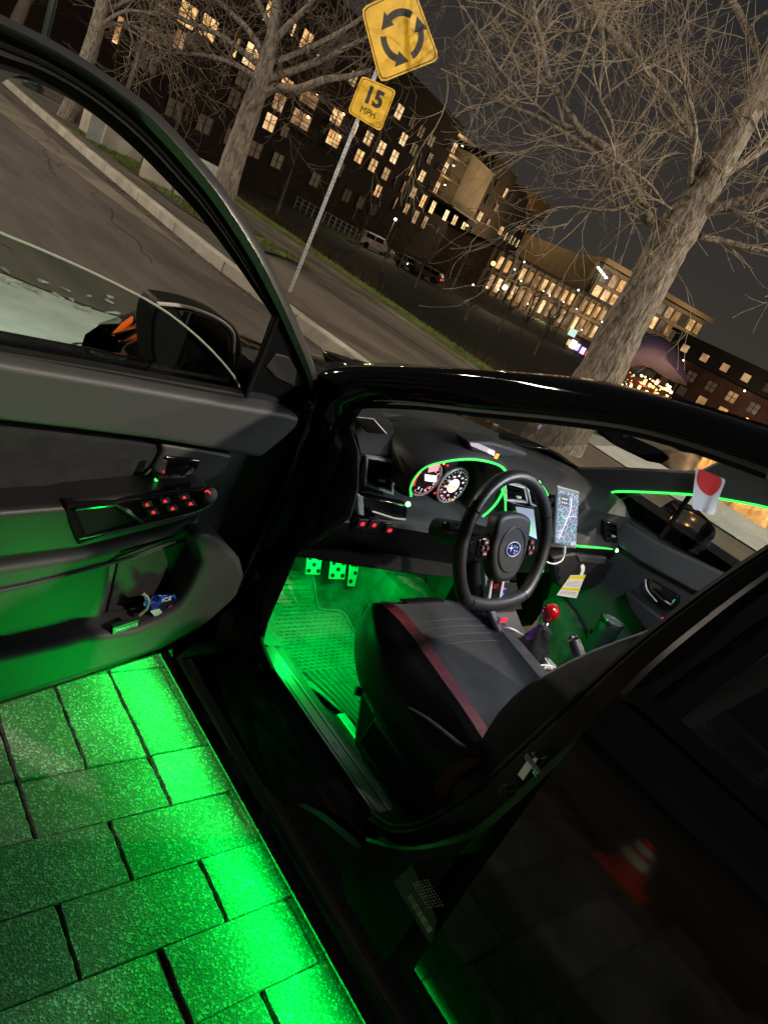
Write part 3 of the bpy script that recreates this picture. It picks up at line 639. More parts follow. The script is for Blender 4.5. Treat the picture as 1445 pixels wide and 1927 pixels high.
def gauge(c, R, a0, a1, major, mt, num=True):
    g = M(); g.lathe(c, (-1, 0, 0), [(R*1.12, 0), (R*1.12, .006), (R*1.04, .008), (R*1.03, .002)], 32); go = g.build('gauge_ring', SILVER, cl, smooth=True)
    M().lathe(c, (-1, 0, 0), [(0, .0035), (R*1.03, .0035), (R*1.03, .004), (0, .004)], 32).build('dial_face', INK, cl)
    g = M()
    for i in range(major*4+1):
        a = math.radians(lerp(a0, a1, i/(major*4))); L = .16 if i % 4 == 0 else .08; w = .022 if i % 4 == 0 else .012
        d = V((0, math.cos(a), math.sin(a))); n_ = V((0, -d.z, d.y)); b_ = c+V((-.008, 0, 0))
        g.quad(b_+d*R*.95+n_*R*w, b_+d*R*.95-n_*R*w, b_+d*R*(.95-L)-n_*R*w, b_+d*R*(.95-L)+n_*R*w)
    g.build('dial_tick', mt, cl)
    return go
c1 = X(850, 912, XC); c2 = X(806, 900, XC)
gauge(c1, .052, -130, 130+180, 8, WHITEG); 
for i in range(9):
    a = math.radians(lerp(-40, 220, i/8)); p = c1+V((-.009, math.cos(a)*.034, math.sin(a)*.034)); text('dial_number', str(160-i*20), p, (0, -1, 0), (0, 0, 1), .0095, WHITEG, cl, ext=.0002)
m = M(); m.lathe(c1+V((-.006, 0, 0)), (-1, 0, 0), [(.022, 0), (.022, .002), (.016, .002)], 24); m.build('dial_ring', WHITEG, cl)
m = M(); m.box(c1+V((-.014, .018, .0)), (.002, .05, .0035)); m.build('needle', ORANGEG, cl)
gauge(c2+V((0, .015, 0)), .05, 60, 300, 8, PINKG)
m = M(); g0 = c2+V((-.012, .015, 0))
for i in range(10):
    a = math.radians(150+i*6); a2 = math.radians(156+i*6); m.quad(g0+V((0, -.0, 0))+V((0, -math.cos(a)*.05, math.sin(a)*-.05+.0)), g0+V((0, -math.cos(a2)*.05, -math.sin(a2)*.05)), g0+V((0, -math.cos(a2)*.042, -math.sin(a2)*.042)), g0+V((0, -math.cos(a)*.042, -math.sin(a)*.042)))
m.build('dial_red_arc', REDG, cl)
for i in range(8):
    a = math.radians(120+i*26); p = g0+V((0, math.cos(a)*.033, math.sin(a)*.033)); text('dial_number', str(i+1), p, (0, -1, 0), (0, 0, 1), .012, WHITEG, cl, ext=.0002)
m = M(); q = [X(*p, XC-.014) for p in [(800, 893), (822, 896), (820, 908), (800, 905)]]; m.prism(q, (.002, 0, 0)); m.build('trip_display', WHITEG, cl)
m = M(); q = [X(*p, XC-.014) for p in [(808, 878), (828, 874), (824, 886), (806, 889)]]; m.prism(q, (.002, 0, 0)); m.build('trip_display', PINKG, cl)
for p, mt in [((835, 873), ORANGEG), ((842, 876), REDG), ((829, 923), REDG), ((818, 928), REDG), ((852, 941), ORANGEG), ((833, 934), REDG), ((843, 932), PINKG), ((805, 918), REDG)]:
    c = X(*p, XC-.016); M().box(c, (.002, .007, .005)).build('warning_lamp', mt, cl)
# hood side strip to the right of the gauges
m = M(); st = [X(*p, 1.09) for p in [(953, 905), (946, 925), (935, 945), (922, 960), (908, 972)]]; m.tube(smoothpath(st, 4), .0035, 6); m.build('light_strip', GLED, dash, smooth=True)
m = M(); st = [X(*p, 1.085) for p in [(944, 921), (950, 935), (951, 962), (952, 978)]]; m.tube(smoothpath(st, 4), .003, 6); m.build('light_strip', GLED, dash, smooth=True)
m = M(); st = [X(*p, 1.10) for p in [(1015, 911), (1022, 918), (1032, 934)]]; m.tube(smoothpath(st, 4), .003, 6); m.build('light_strip', GLED, dash, smooth=True)
m = M(); st = [X(*p, 1.075) for p in [(1080, 1026), (1092, 1028), (1130, 1031), (1160, 1035)]]; m.tube(smoothpath(st, 4), .004, 6); m.build('light_strip', GLED, dash, smooth=True)
for p, x_ in [((768, 949), 1.13), ((1013, 909), 1.10), ((1160, 1036), 1.07)]:
    m = M(); m.lathe(X(*p, x_), (-1, 0, .2), [(.0, -.006), (.006, -.004), (.007, 0), (.004, .005), (0, .006)], 12); m.build('light_strip_end', GLEDHOT, dash, smooth=True)
# air vents
def vent(c4, x_, slats=4, mframe=SILVER):
    q = [X(*p, x_) for p in c4]; c = sum(q, V())/4; v = empty('air_vent', c, parent=dash)
    fr = M(); inn = [c+(p-c)*.84 for p in q]
    for i in range(4):
        j = (i+1) % 4; fr.add([q[i], q[j], inn[j], inn[i]]+[p+V((.02, 0, 0)) for p in (q[i], q[j], inn[j], inn[i])], [(0, 1, 2, 3), (0, 4, 5, 1), (3, 2, 6, 7)])
    fr.build('vent_frame', mframe, v, bevel=.002)
    M().poly([p+V((.018, 0, 0)) for p in inn]).build('vent_back', INK, v)
    for i in range(slats):
        t = (i+.7)/(slats+.3); a = inn[0].lerp(inn[3], t); b = inn[1].lerp(inn[2], t); d = V((.012, 0, .002))
        M().prism([a, b, b+d, a+d], (0, 0, .0025)).build('slat', GLOSS, v)
    t = .5; a = inn[0].lerp(inn[3], .66).lerp(inn[1].lerp(inn[2], .66), .55); M().box(a+V((-.003, 0, 0)), (.008, .022, .006)).build('vent_tab', SILVER, v, bevel=.001)
vent([(689, 858), (744, 869), (741, 933), (686, 914)], 1.155, 5)
vent([(950, 908), (988, 918), (994, 948), (952, 944)], 1.09, 3)
vent([(992, 920), (1035, 937), (1040, 965), (998, 950)], 1.09, 3)
vent([(1138, 982), (1161, 986), (1163, 1022), (1142, 1021)], 1.085, 2, GLOSS)
q = [on(*p, (1.25, 0, 1.066), (0, 0, 1)) for p in [(664, 787), (702, 791), (726, 818), (690, 815)]]
q = [on(*p, (1.25, 0, 1.058), (0, 0, 1)) for p in [(664, 787), (702, 791), (726, 818), (690, 815)]]; v = empty('defroster_grille', q[0], parent=dash); M().prism([p+V((0, 0, .001)) for p in q], (0, 0, .002)).build('grille_frame', INK, v); m = M(); m.tube([p+V((0, 0, .003)) for p in (q[0], q[1], q[2])], .002, 5); m.build('grille_edge', SILVER, v)
for i in range(7):
    t = (i+.5)/7; a = q[0].lerp(q[1], t); b = q[3].lerp(q[2], t); M().tube([a+V((0, 0, .003)), b+V((0, 0, .003))], .0015, 4).build('grille_bar', GLOSS, v)
# hooded display on top of the dash
q = [(883, 833), (930, 838), (968, 850), (995, 858), (985, 866), (935, 858), (890, 846)]
disp = M().prism([X(*p, 1.10) for p in [(880, 831), (930, 833), (990, 852), (996, 860), (960, 862), (930, 860), (886, 850)]], (.06, 0, .0)).build('display_pod', TRIM2, dash, bevel=.008)
M().poly([X(*p, 1.094) for p in [(884, 833), (899, 834), (931, 848), (930, 858), (912, 850), (886, 839)]]).build('display_screen', mat('display_glow', (.1, .1, .1), .4, emit=(.72, .60, .68), es=.8), disp)
M().poly([X(*p, 1.092) for p in [(919, 846), (931, 850), (929, 858), (917, 852)]]).build('display_icon', WHITEG, disp)
M().box(X(934, 859, 1.092), (.002, .014, .016)).build('display_icon', ORANGEG, disp)
# driver lower dash: glossy tray, silver strip, switch row
M().prism([X(*p, 1.135) for p in [(672, 930), (690, 936), (768, 952), (766, 975), (700, 968), (684, 955)]], (.03, 0, 0)).build('trim_strip', GLOSS, dash, bevel=.004)
M().prism([X(*p, 1.132) for p in [(672, 929), (684, 936), (686, 972), (674, 968)]], (.03, 0, 0)).build('silver_trim', SILVER, dash, bevel=.003)
m = M(); m.tube([X(700, 962, 1.127), X(740, 975, 1.127), X(762, 978, 1.127)], .003, 6); m.build('silver_trim', SILVER, dash)
sw = M().prism([X(*p, 1.13) for p in [(668, 975), (745, 988), (742, 1010), (662, 998)]], (.03, 0, 0)).build('switch_row', GLOSS, dash, bevel=.003)
for p, w in [((681, 985), .016), ((703, 987), .014), ((732, 997), .018)]:
    c = X(*p, 1.126); M().box(c, (.004, .034, .026)).build('switch_button', DARKTRIM, sw, bevel=.002); M().box(c+V((-.0035, 0, 0)), (.002, w*.7, .009)).build('switch_symbol', REDG, sw)
for p, mt in [((690, 1013), BLUEG), ((699, 1011), REDG), ((687, 1021), GLEDHOT), ((657, 1017), GLED)]:
    M().lathe(Y(*p, .50), (-.7, .7, .2), [(.004, -.004), (.004, .002), (0, .004)], 8).build('indicator_lamp', mt, dash)
# lower knee panel
kp = [(540, 1045), (600, 1012), (660, 1000), (745, 1012), (770, 1030), (852, 1060), (855, 1090), (800, 1085), (700, 1072), (610, 1058)]
m = M(); m.prism([on(*p, (1.14, .4, .70), (-.45, 0, 1)) for p in kp], (.03, 0, .03)); m.build('knee_panel', INK, dash, bevel=.008)
# door-side end: dark seal block left of the vent
m = M(); m.prism([Y(*p, .70) for p in [(640, 772), (660, 795), (680, 850), (678, 920), (664, 975), (600, 1025), (560, 1045), (590, 985), (606, 915), (610, 845), (625, 800)]], (0, .02, 0)); m.build('dash_side_trim', DARKTRIM, dash, bevel=.01)

# head unit screen
scr = M().prism([X(*p, 1.075) for p in [(962, 948), (1013, 958), (1020, 1045), (975, 1037)]], (.02, 0, 0)).build('head_unit', GLOSS, dash, bevel=.003)
SCR = mat('screen_glow', (.05, .05, .05), .3, emit=(.3, .6, .62), es=1.9); nt, b = nodes(SCR)
geo = nt.nodes.new('ShaderNodeNewGeometry'); sx = nt.nodes.new('ShaderNodeSeparateXYZ'); mr = nt.nodes.new('ShaderNodeMapRange'); mr.inputs[1].default_value = .80; mr.inputs[2].default_value = .93
r = nt.nodes.new('ShaderNodeValToRGB'); r.color_ramp.elements[0].color = (.10, .62, .50, 1); r.color_ramp.elements[1].color = (.16, .20, .26, 1); e = r.color_ramp.elements.new(.45); e.color = (.28, .46, .46, 1)
nt.links.new(geo.outputs['Position'], sx.inputs[0]); nt.links.new(sx.outputs['Z'], mr.inputs[0]); nt.links.new(mr.outputs[0], r.inputs[0]); nt.links.new(r.outputs[0], b.inputs['Emission Color'])
M().prism([X(*p, 1.072) for p in [(971, 954), (1004, 959), (1012, 1035), (984, 1033)]], (.002, 0, 0)).build('screen', SCR, scr)
for i in range(4): M().box(X(967, 964+i*8, 1.070), (.002, .004, .005)).build('side_icon', GLED, scr)
m = M(); q = [X(*p, 1.069) for p in [(988, 985), (998, 987), (998, 1000), (988, 998)]]
for i in range(4): m.tube([q[i], q[(i+1) % 4]], .0012, 4)
m.build('screen_icon', GLED, scr)
# steering wheel
hub = V((.858, .398, .948)); tl = math.radians(22); yaw = math.radians(-3)
WN = V((-math.cos(tl)*math.cos(yaw), math.sin(yaw), math.sin(tl))).normalized(); WU = V((0, 0, 1)); WU = (WU-WN*WU.dot(WN)).normalized(); WR = WU.cross(WN).normalized()
if WR.y > 0: WR = -WR
def wp(r_, u_, d=0): return hub+WR*r_+WU*u_+WN*(d-.02)      # r_: to the car's right
stw = empty('steering_wheel', hub, parent=car)
path = []
for i in range(64):
    a = 2*math.pi*i/64; R = .174; x_, y_ = 1.04*R*math.cos(a), R*math.sin(a)
    if y_ < -.125: y_ = -.125-(-.125-y_)*.38
    path.append(wp(x_, y_, .02))
m = M(); m.tube(path, .0165, 12, closed=True); rim = m.build('rim', LEATHER, stw, smooth=True, ang=180)
m = M()
for i in (5, 27, 41, 55):
    t = (path[(i+1) % 64]-path[i-1]).normalized(); m.tube([path[i]-t*.0015, path[i]+t*.0015], .0172, 14)
m.build('rim_seam', GLOSS, rim, smooth=True)
hubp = [(-.076, .050), (-.062, .078), (0, .088), (.062, .078), (.076, .050), (.074, -.01), (.056, -.058), (.026, -.082), (-.026, -.082), (-.056, -.058), (-.074, -.01)]
m = M(); m.prism([wp(a, b_, .0) for a, b_ in sm2(hubp+[hubp[0]], 3)[:-1]], WN*.038); hb = m.build('airbag_cover', DARKTRIM, stw, bevel=.012, seg=3)
m = M(); m.lathe(wp(0, -.002, .034), WN, [(.057, 0), (.057, .006), (.054, .008), (.052, .0055), (0, .0065)], 32); m.build('hub_disc', DARKTRIM, stw, smooth=True)
em = M(); ov = [wp(.029*math.cos(2*math.pi*i/28), .0175*math.sin(2*math.pi*i/28), .0405) for i in range(28)]; em.prism(ov, WN*.003); emo = em.build('emblem', mat('emblem_blue', (.01, .02, .12), .25, coat=1), stw, bevel=.001)
m = M(); m.tube([wp(.0292*math.cos(2*math.pi*i/28), .0177*math.sin(2*math.pi*i/28), .0432) for i in range(28)], .0011, 6, closed=True)
def star(m_, x_, y_, s):
    pts = []
    for k in range(8):
        a = k*math.pi/4; rr = s if k % 2 == 0 else s*.22
        pts.append(wp(x_+rr*math.cos(a)*1.2, y_+rr*math.sin(a), .0440))
    m_.poly(pts)
star(m, -.011, .003, .010)
for a, b_, s in [(.003, .007, .0042), (.014, .004, .0042), (.004, -.003, .0042), (.015, -.005, .0042), (.006, -.010, .004)]: star(m, a, b_, s)
m.build('emblem_stars', mat('emblem_silver_glow', (.7, .72, .75), .3, emit=(.6, .65, .8), es=.12), emo)  # faint emission stands in for a glint on the silver stars
for s in (-1, 1):
    pts = [(.060*s, .035), (.10*s, .030), (.152*s, .018), (.155*s, -.012), (.10*s, -.035), (.05*s, -.03)]
    m = M(); m.prism([wp(a, b_, .004) for a, b_ in pts], WN*.018); spk = m.build('spoke', GLOSS, stw, bevel=.006)
    m = M(); m.prism([wp(a, b_, .018) for a, b_ in [(.080*s, .028), (.124*s, .022), (.126*s, -.018), (.080*s, -.024)]], WN*.009); pod = m.build('button_pod', GLOSS, stw, bevel=.004)
    bl = [(.101, .014, .012), (.092, .0, .006), (.110, .0, .006), (.101, -.013, .012)]
    for a, b_, w in bl:
        M().box(wp(a*s, b_, .0285), (w*1.5, .0115, .008), mtx=Matrix((WR, WU, WN)).transposed()).build('button', DARKTRIM, pod, bevel=.001)
        M().box(wp(a*s, b_, .033), (w*.7, .0022, .001), mtx=Matrix((WR, WU, WN)).transposed()).build('button_symbol', REDG if (a+s) % .03 > .004 else PINKG, pod)
m = M(); m.prism([wp(a, b_, .004) for a, b_ in [(-.030, -.06), (-.022, -.06), (-.018, -.135), (-.030, -.135)]], WN*.014); m.prism([wp(a, b_, .004) for a, b_ in [(.030, -.06), (.022, -.06), (.018, -.135), (.030, -.135)]], WN*.014); m.build('lower_spoke', SILVER, stw, bevel=.003)
m = M(); m.prism([wp(a, b_, .004) for a, b_ in [(-.022, -.06), (.022, -.06), (.018, -.135), (-.018, -.135)]], WN*.009); m.build('lower_spoke', GLOSS, stw, bevel=.002)
text('spoke_lettering', 'STI', wp(0, -.100, .0145), WR, WU, .015, mat('red_print_glow', (.5, .02, .02), .4, emit=(1, .02, .02), es=.15), stw, ext=.0004)  # lettering is no lamp; faint emission added to lift the red
m = M(); m.lathe(wp(0, 0, -.20), WN, [(.03, 0), (.038, .1), (.034, .2)], 16); m.build('column_shroud', DARKTRIM, stw, smooth=True)
for s in (-1, 1):
    m = M(); m.tube([wp(.03*s, .01, -.06), wp(.09*s, .02, -.055), wp(.135*s, .03, -.05)], [.008, .008, .011], 8); m.lathe(wp(.128*s, .028, -.05), WR*s+WU*.15, [(.012, 0), (.013, .03), (.008, .034), (0, .034)], 12); m.build('stalk', GLOSS, stw, smooth=True)

# ---------------------------------------------------------------- console
con = empty('centre_console', (.85, 0, .5), parent=car)
m = M(); rg = []
for x, z, hw in [(1.14, .80, .085), (1.08, .70, .085), (1.02, .64, .082), (.94, .60, .078), (.84, .575, .076), (.70, .565, .076), (.50, .575, .078), (.30, .62, .08)]:
    rg.append([V((x, hw, .30)), V((x, hw+.004, z-.03)), V((x, hw-.01, z)), V((x, 0, z+.002)), V((x, -hw+.01, z)), V((x, -hw-.004, z-.03)), V((x, -hw, .30))])
m.loft(rg, closed=False); m.build('console_body', TRIM2, con, smooth=True, ang=45)
m = M(); m.prism([(1.115, .07, .80), (1.055, .07, .70), (1.055, -.07, .70), (1.115, -.07, .80)], (-.012, 0, .004)); cs = m.build('climate_panel', GLOSS, con, bevel=.003)
for y in (.045, 0, -.045): M().lathe((1.072, y, .762), (-1, 0, .5), [(.02, 0), (.02, .018), (.017, .02), (0, .02)], 20).build('climate_knob', GLOSS, cs, smooth=True)
cb = M().prism([(1.05, .078, .69), (.985, .078, .635), (.985, -.078, .635), (1.05, -.078, .69)], (-.006, 0, .006)).build('storage_cubby', INK, con)
for p, mt, s in [((942, 1110), ORANGEG, .012), ((938, 1106), REDG, .008), ((945, 1118), BLUEG, .008), ((949, 1108), PURPLEG, .006), ((948, 1167), REDG, .022), ((1020, 1062), REDG, .014), ((1019, 1075), GLED, .012), ((962, 1140), PURPLEG, .006)]:
    M().box(X(*p, .925), (.004, s, s*.7)).build('indicator_lamp', mt, con)
# silver side rail of the console
m = M(); m.tube(smoothpath([(1.10, .092, .78), (1.02, .094, .68), (.94, .092, .625), (.84, .088, .595), (.76, .085, .583)], 4), .012, 8); m.build('console_rail', TRIM, con, smooth=True)
shift = V((.865, 0, .72))
bt = M(); rg = []
for z, r_, dx in [(.575, .062, 0), (.59, .056, 0), (.61, .045, .004), (.63, .040, .002), (.645, .030, .006), (.66, .028, .004), (.672, .020, .006), (.682, .015, .006)]:
    rg.append([V((.835+dx+(r_+.006*math.sin(5*a))*math.cos(a), (r_*.9+.005*math.sin(4*a+z*90))*math.sin(a), z)) for a in [2*math.pi*k/20 for k in range(20)]])
bt.loft(rg); bt.build('shift_boot', LEATHER, con, smooth=True, ang=60)
gl = empty('gear_lever', (.845, 0, .66), parent=con)
M().lathe((.845, 0, .665), (.10, 0, 1), [(.013, 0), (.014, .012), (.010, .02), (.013, .024), (.013, .032), (.009, .036)], 16).build('lever_collar', CHROME, gl, smooth=True)
kn = M(); kn.lathe((.852, 0, .695), (.12, 0, 1), [(.010, 0), (.013, .006), (.020, .018), (.0255, .030), (.0265, .040), (.022, .052), (.012, .060), (0, .062)], 24)
KN = mat('red_knob', (.32, .004, .006), .12, coat=1, var=.5, vscale=260, detail=1); kn.build('shift_knob', KN, gl, smooth=True, ang=180)
m = M(); m.prism([(.775, .062, .588), (.895, .062, .592), (.895, -.062, .592), (.775, -.062, .588)], (0, 0, -.012)); m.build('boot_surround', SILVER, con, bevel=.003)
# rear console: cup tray, red-lit switches, handbrake
M().prism([(.60, .066, .572), (.745, .066, .575), (.745, -.03, .575), (.60, -.03, .572)], (0, 0, .006)).build('cup_tray', GLOSS, con, bevel=.003)
for p in [(1032, 1276), (1047, 1280), (1040, 1272), (1050, 1288)]: M().box(Z(*p, .585), (.014, .02, .003), rz=.3).build('switch_glow', REDG, con)
hbk = empty('handbrake', (.64, -.04, .58), parent=con)
m = M(); a = Y(1112, 1300, -.04); b_ = Y(1080, 1206, -.04); m.tube([a, a.lerp(b_, .15), a.lerp(b_, .5), b_], [.017, .020, .021, .018], 14); m.build('brake_grip', LEATHER, hbk, smooth=True)
c = Y(1077, 1197, -.04); m = M(); m.tube([b_, b_.lerp(c, .5), c, c+(c-b_)*.3], [.016, .0165, .010, .010], 14); m.build('brake_button', CHROME, hbk, smooth=True)

# ---------------------------------------------------------------- driver's seat
seat = empty('driver_seat', (.8, .33, .25), parent=car)
def sect(x):
    """cushion cross-section, y and z with bolsters; x runs rear to front"""
    zi = ip([(.50, .565), (.60, .575), (.75, .585), (.95, .605), (1.06, .605), (1.12, .575), (1.145, .53)], x)
    bo = ip([(.50, .055), (.7, .045), (.95, .022), (1.06, .01), (1.145, .0)], x)
    w = ip([(.50, .17), (.7, .165), (.95, .165), (1.06, .172), (1.12, .165), (1.145, .16)], x)
    side = ip([(.50, .265), (.7, .275), (.85, .295), (.95, .295), (1.06, .262), (1.12, .225), (1.145, .19)], x)
    lo_ = ip([(.5, .40), (1.0, .42), (1.08, .45), (1.145, .49)], x)
    c = ip([(.45, .345), (1.145, .222)], x)
    L = [(c+side-.035, lo_, 2), (c+side, lo_+.05, 2), (c+side-.004, zi+bo*.35-.05, 2), (min(c+w+.060, c+side-.008), zi+bo-.018, 2), (c+w+.045, zi+bo-.002, 1), (c+w+.002, zi+bo*.8+.003, 0), (c+w-.016, zi-.002, 0), (c+w*.4, zi+.004, 0), (c, zi+.006, 0)]
    Rr = [(2*c-y, z, k) for y, z, k in L[:-1]][::-1]
    return L, Rr
def mk_seat(dx, dy, seat_, mats3, tag_far=False):
    xs_ = [.45, .50, .56, .62, .68, .74, .80, .86, .92, .98, 1.03, 1.07, 1.10, 1.125, 1.145]
    secs = []
    for x in xs_:
        L, Rr = sect(x); secs.append([(x+dx, y+dy, z) for y, z, k in L+Rr])
    n_ = len(secs[0])
    def strip(i0, i1, name, mt, off=0):
        q = M(); q.loft([[V(p) for p in s[i0:i1+1]] for s in secs], closed=False); return q.build(name, mt, seat_, smooth=True, ang=70)
    strip(0, 3, 'seat_bolster', LEATHER); strip(3, 4, 'bolster_edge', LEATHER); strip(4, 5, 'seat_piping', REDLEATHER); strip(5, n_-6, 'seat_insert', SUEDEG)
    strip(n_-6, n_-4, 'seat_bolster', SUEDE); strip(n_-4, n_-1, 'seat_bolster', SUEDE)
    m_ = M(); m_.tube([V(s_[n_-4])+V((0, 0, .002)) for s_ in secs[1:-3]], .006, 8); m_.build('edge_piping', REDLEATHER, seat_, smooth=True)
    q = M(); s = secs[-1]; q.poly([V(p) for p in s]); q.build('seat_front', LEATHER, seat_)
mk_seat(0, 0, seat, None)
# stitched channel lines across the insert
for k, x in enumerate((.985, .955, .925, .895)):
    L, Rr = sect(x); pts = [V((x, y, z+.0022)) for y, z, kk in (L+Rr)[6:-6]]; m = M(); m.tube(pts, .0010, 5); m.build('stitch_line', mat('stitch%d' % k, (.075, .076, .08), .8) if k == 0 else MATS['stitch0'], seat)
# dark pull tab at the insert's front edge
m = M(); m.box((1.085, .27, .603), (.03, .17, .006), ry=.25); m.build('seat_tab', INK, seat, bevel=.003)
m = M(); rg = []
# seat base
m.prism([(.50, .50, .26), (.90, .50, .26), (.98, .50, .43), (.48, .50, .43)], (0, -.38, 0)); m.build('seat_base', DARKTRIM, seat, bevel=.02)
m = M(); m.tube([(.92, .545, .44), (.93, .56, .44)], .012, 10); m.build('height_knob', GLOSS, seat, smooth=True)
for y in (.46, .16): M().box((.76, y, .25), (.50, .03, .03)).build('seat_rail', GALV, seat, bevel=.003)
m = M(); m.box((.68, .575, .40), (.30, .016, .09), ry=-.05); m.build('side_cover', DARKTRIM, seat, bevel=.015)
# outer lower side wrap in suede beside the red edge
m = M(); q = [Y(*p, .602) for p in [(762, 1330), (800, 1352), (860, 1400), (905, 1424), (835, 1418), (800, 1400)]]; m.prism(q, (0, -.02, 0)); m.build('side_wrap', SUEDEG, seat, bevel=.006)
# backrest: sections from the cushion up, leaning back
def back_sec(t):
    x = ip([(0, .535), (.2, .51), (.5, .45), (.8, .38), (1, .34)], t); z = lerp(.50, 1.18, t)
    hw = ip([(0, .22), (.3, .255), (.7, .25), (.92, .19), (1, .13)], t); bo = ip([(0, .05), (.35, .11), (.7, .08), (1, .01)], t); th = .11
    c = .325; d = V((1, 0, .22)).normalized()
    P = [(hw, -th), (hw+.015, -th*.3), (hw+.01, bo*.6), (hw-.03, bo), (hw-.07, bo*.7), (hw-.11, .0), (0, -.01), (-hw+.11, .0), (-hw+.07, bo*.7), (-hw+.03, bo), (-hw-.01, bo*.6), (-hw-.015, -th*.3), (-hw, -th), (0, -th-.02)]
    return [V((x, c+a, z))+d*b_ for a, b_ in P]
def mk_back(dx, dy, seat_):
    off = V((dx, dy, 0)); q = M(); q.loft([[p+off for p in back_sec(t)] for t in [0, .08, .2, .35, .5, .65, .8, .9, .96, 1]]); return q.build('backrest', SUEDE, seat_, smooth=True, sub=1, ang=80)
bk = mk_back(0, 0, seat)
m = M(); m.prism([Y(*p, .60) for p in [(812, 1478), (845, 1440), (880, 1425), (905, 1430), (860, 1465), (842, 1500), (820, 1512)]], (0, -.015, 0)); m.build('recliner_cover', mat('rust_trim', (.16, .05, .03), .6), seat, bevel=.008)
pas = empty('passenger_seat', (.5, -.33, .25), parent=car)
mk_seat(-.36, -.66, pas, None); mk_back(-.36, -.66, pas)
m = M(); m.prism([(.14, -.10, .26), (.66, -.10, .26), (.69, -.10, .40), (.12, -.10, .40)], (0, -.46, 0)); m.build('seat_base', DARKTRIM, pas, bevel=.02)

# pedals
for (px_, py_), w, h_, nm in [((590, 1062), .058, .070, 'clutch_pedal'), ((635, 1071), .065, .072, 'brake_pedal'), ((667, 1078), .05, .10, 'accelerator_pedal')]:
    c = X(px_, py_, 1.52); R_ = Matrix.Rotation(math.radians(28), 3, 'Y') @ Matrix.Rotation(math.radians(-12), 3, 'Z'); ped = empty(nm, c, parent=car)
    pm = M(); pm.box(c, (.008, w, h_), mtx=R_); pm.build('pedal_pad', ALLOY, ped, bevel=.004)
    for (a, b_) in [(-.3, .3), (.3, .3), (-.3, -.3), (.3, -.3), (0, 0)]:
        cc = c+R_ @ V((-.0055, a*w, b_*h_)); M().lathe(cc, R_ @ V((-1, 0, 0)), [(.0075, 0), (.0075, .002), (0, .002)], 12).build('pad_stud', RUBBER, ped)
    M().tube([c+V((.01, 0, .02)), c+V((.08, 0, .16)), c+V((.14, 0, .26))], .008, 8).build('pedal_arm', JAMB, ped, smooth=True)
dp = empty('dead_pedal', X(507, 1120, 1.47), parent=car)
q = [X(516, 1064, 1.56), X(524, 1068, 1.56), X(519, 1162, 1.44), X(497, 1158, 1.44), X(500, 1110, 1.50)]
q = [on(*p, (1.5, .5, .3), (-1, .25, .55)) for p in [(512, 1068), (523, 1064), (518, 1162), (496, 1162), (496, 1120)]]
M().prism(q, (.01, 0, -.01)).build('foot_plate', ALLOY, dp, bevel=.003)
for p in [(515, 1080), (509, 1095), (513, 1106), (505, 1118), (511, 1131), (503, 1146)]:
    M().lathe(on(*p, (1.495, .5, .303), (-1, .25, .55)), (-1, .25, .55), [(.010, 0), (.010, .003), (.007, .004), (0, .004)], 12).build('plate_stud', RUBBER, dp)
m = M(); m.tube(smoothpath([X(800, 1082, 1.35), X(803, 1110, 1.36), X(801, 1135, 1.38), X(808, 1150, 1.38)], 5), .003, 6); m.build('wiring', RUBBER, car, smooth=True)

# ---------------------------------------------------------------- passenger door (inside)
pd = empty('passenger_door', (.8, -.72, .4), parent=car)
m = M(); q = [(1.26, .915), (1.15, .93), (.97, .93), (.70, .955), (.2, .98), (-.2, .99), (-.2, .28), (.5, .26), (1.1, .26), (1.2, .34), (1.26, .55)]
m.prism([(a, -.70, b_) for a, b_ in q], (0, -.08, 0)); m.build('door_panel', TRIM2, pd, bevel=.015)
def pY(lst, y, t, nm, mt, bv=.008, par=None): return M().prism([Y(*p, y) for p in lst], (0, t, 0)).build(nm, mt, par or pd, bevel=bv, seg=3)
pY([(1128, 950), (1180, 985), (1240, 1022), (1310, 1055), (1380, 1088), (1480, 1130), (1480, 1190), (1400, 1150), (1300, 1110), (1200, 1055), (1140, 1010)], -.66, -.04, 'upper_trim', TRIM)
pY([(1172, 1108), (1230, 1150), (1300, 1200), (1370, 1230), (1360, 1280), (1290, 1240), (1210, 1185), (1178, 1140)], -.615, -.08, 'armrest', DARKTRIM, .012)
hb_ = pY([(1214, 1088), (1228, 1092), (1262, 1112), (1276, 1120), (1276, 1135), (1262, 1145), (1240, 1130), (1220, 1112)], -.665, -.02, 'handle_bezel', GLOSS, .006)
m = M(); m.tube([Y(1226, 1108, -.655), Y(1246, 1128, -.65), Y(1262, 1138, -.65), Y(1270, 1128, -.655)], .0055, 8); m.build('inner_handle', CHROME, hb_, smooth=True)
M().box(Y(1248, 1165, -.61), (.012, .004, .008)).build('switch_symbol', REDG, pd)
m = M(); m.tube(smoothpath([Y(1214, 1090, -.66), Y(1217, 1110, -.66), Y(1235, 1132, -.66)], 4), .003, 6); m.build('bezel_edge', SILVER, pd, smooth=True)
# pocket
pY([(1105, 1180), (1125, 1235), (1150, 1272), (1200, 1290), (1300, 1330), (1300, 1400), (1150, 1330), (1095, 1230)], -.60, -.10, 'door_pocket', DARKTRIM, .015)
# footwell side trim catching green light
pY([(1005, 1190), (1022, 1130), (1050, 1118), (1076, 1150), (1100, 1195), (1125, 1250), (1140, 1290), (1040, 1300), (1000, 1230)], -.64, -.02, 'kick_carpet', CARPET, .006)
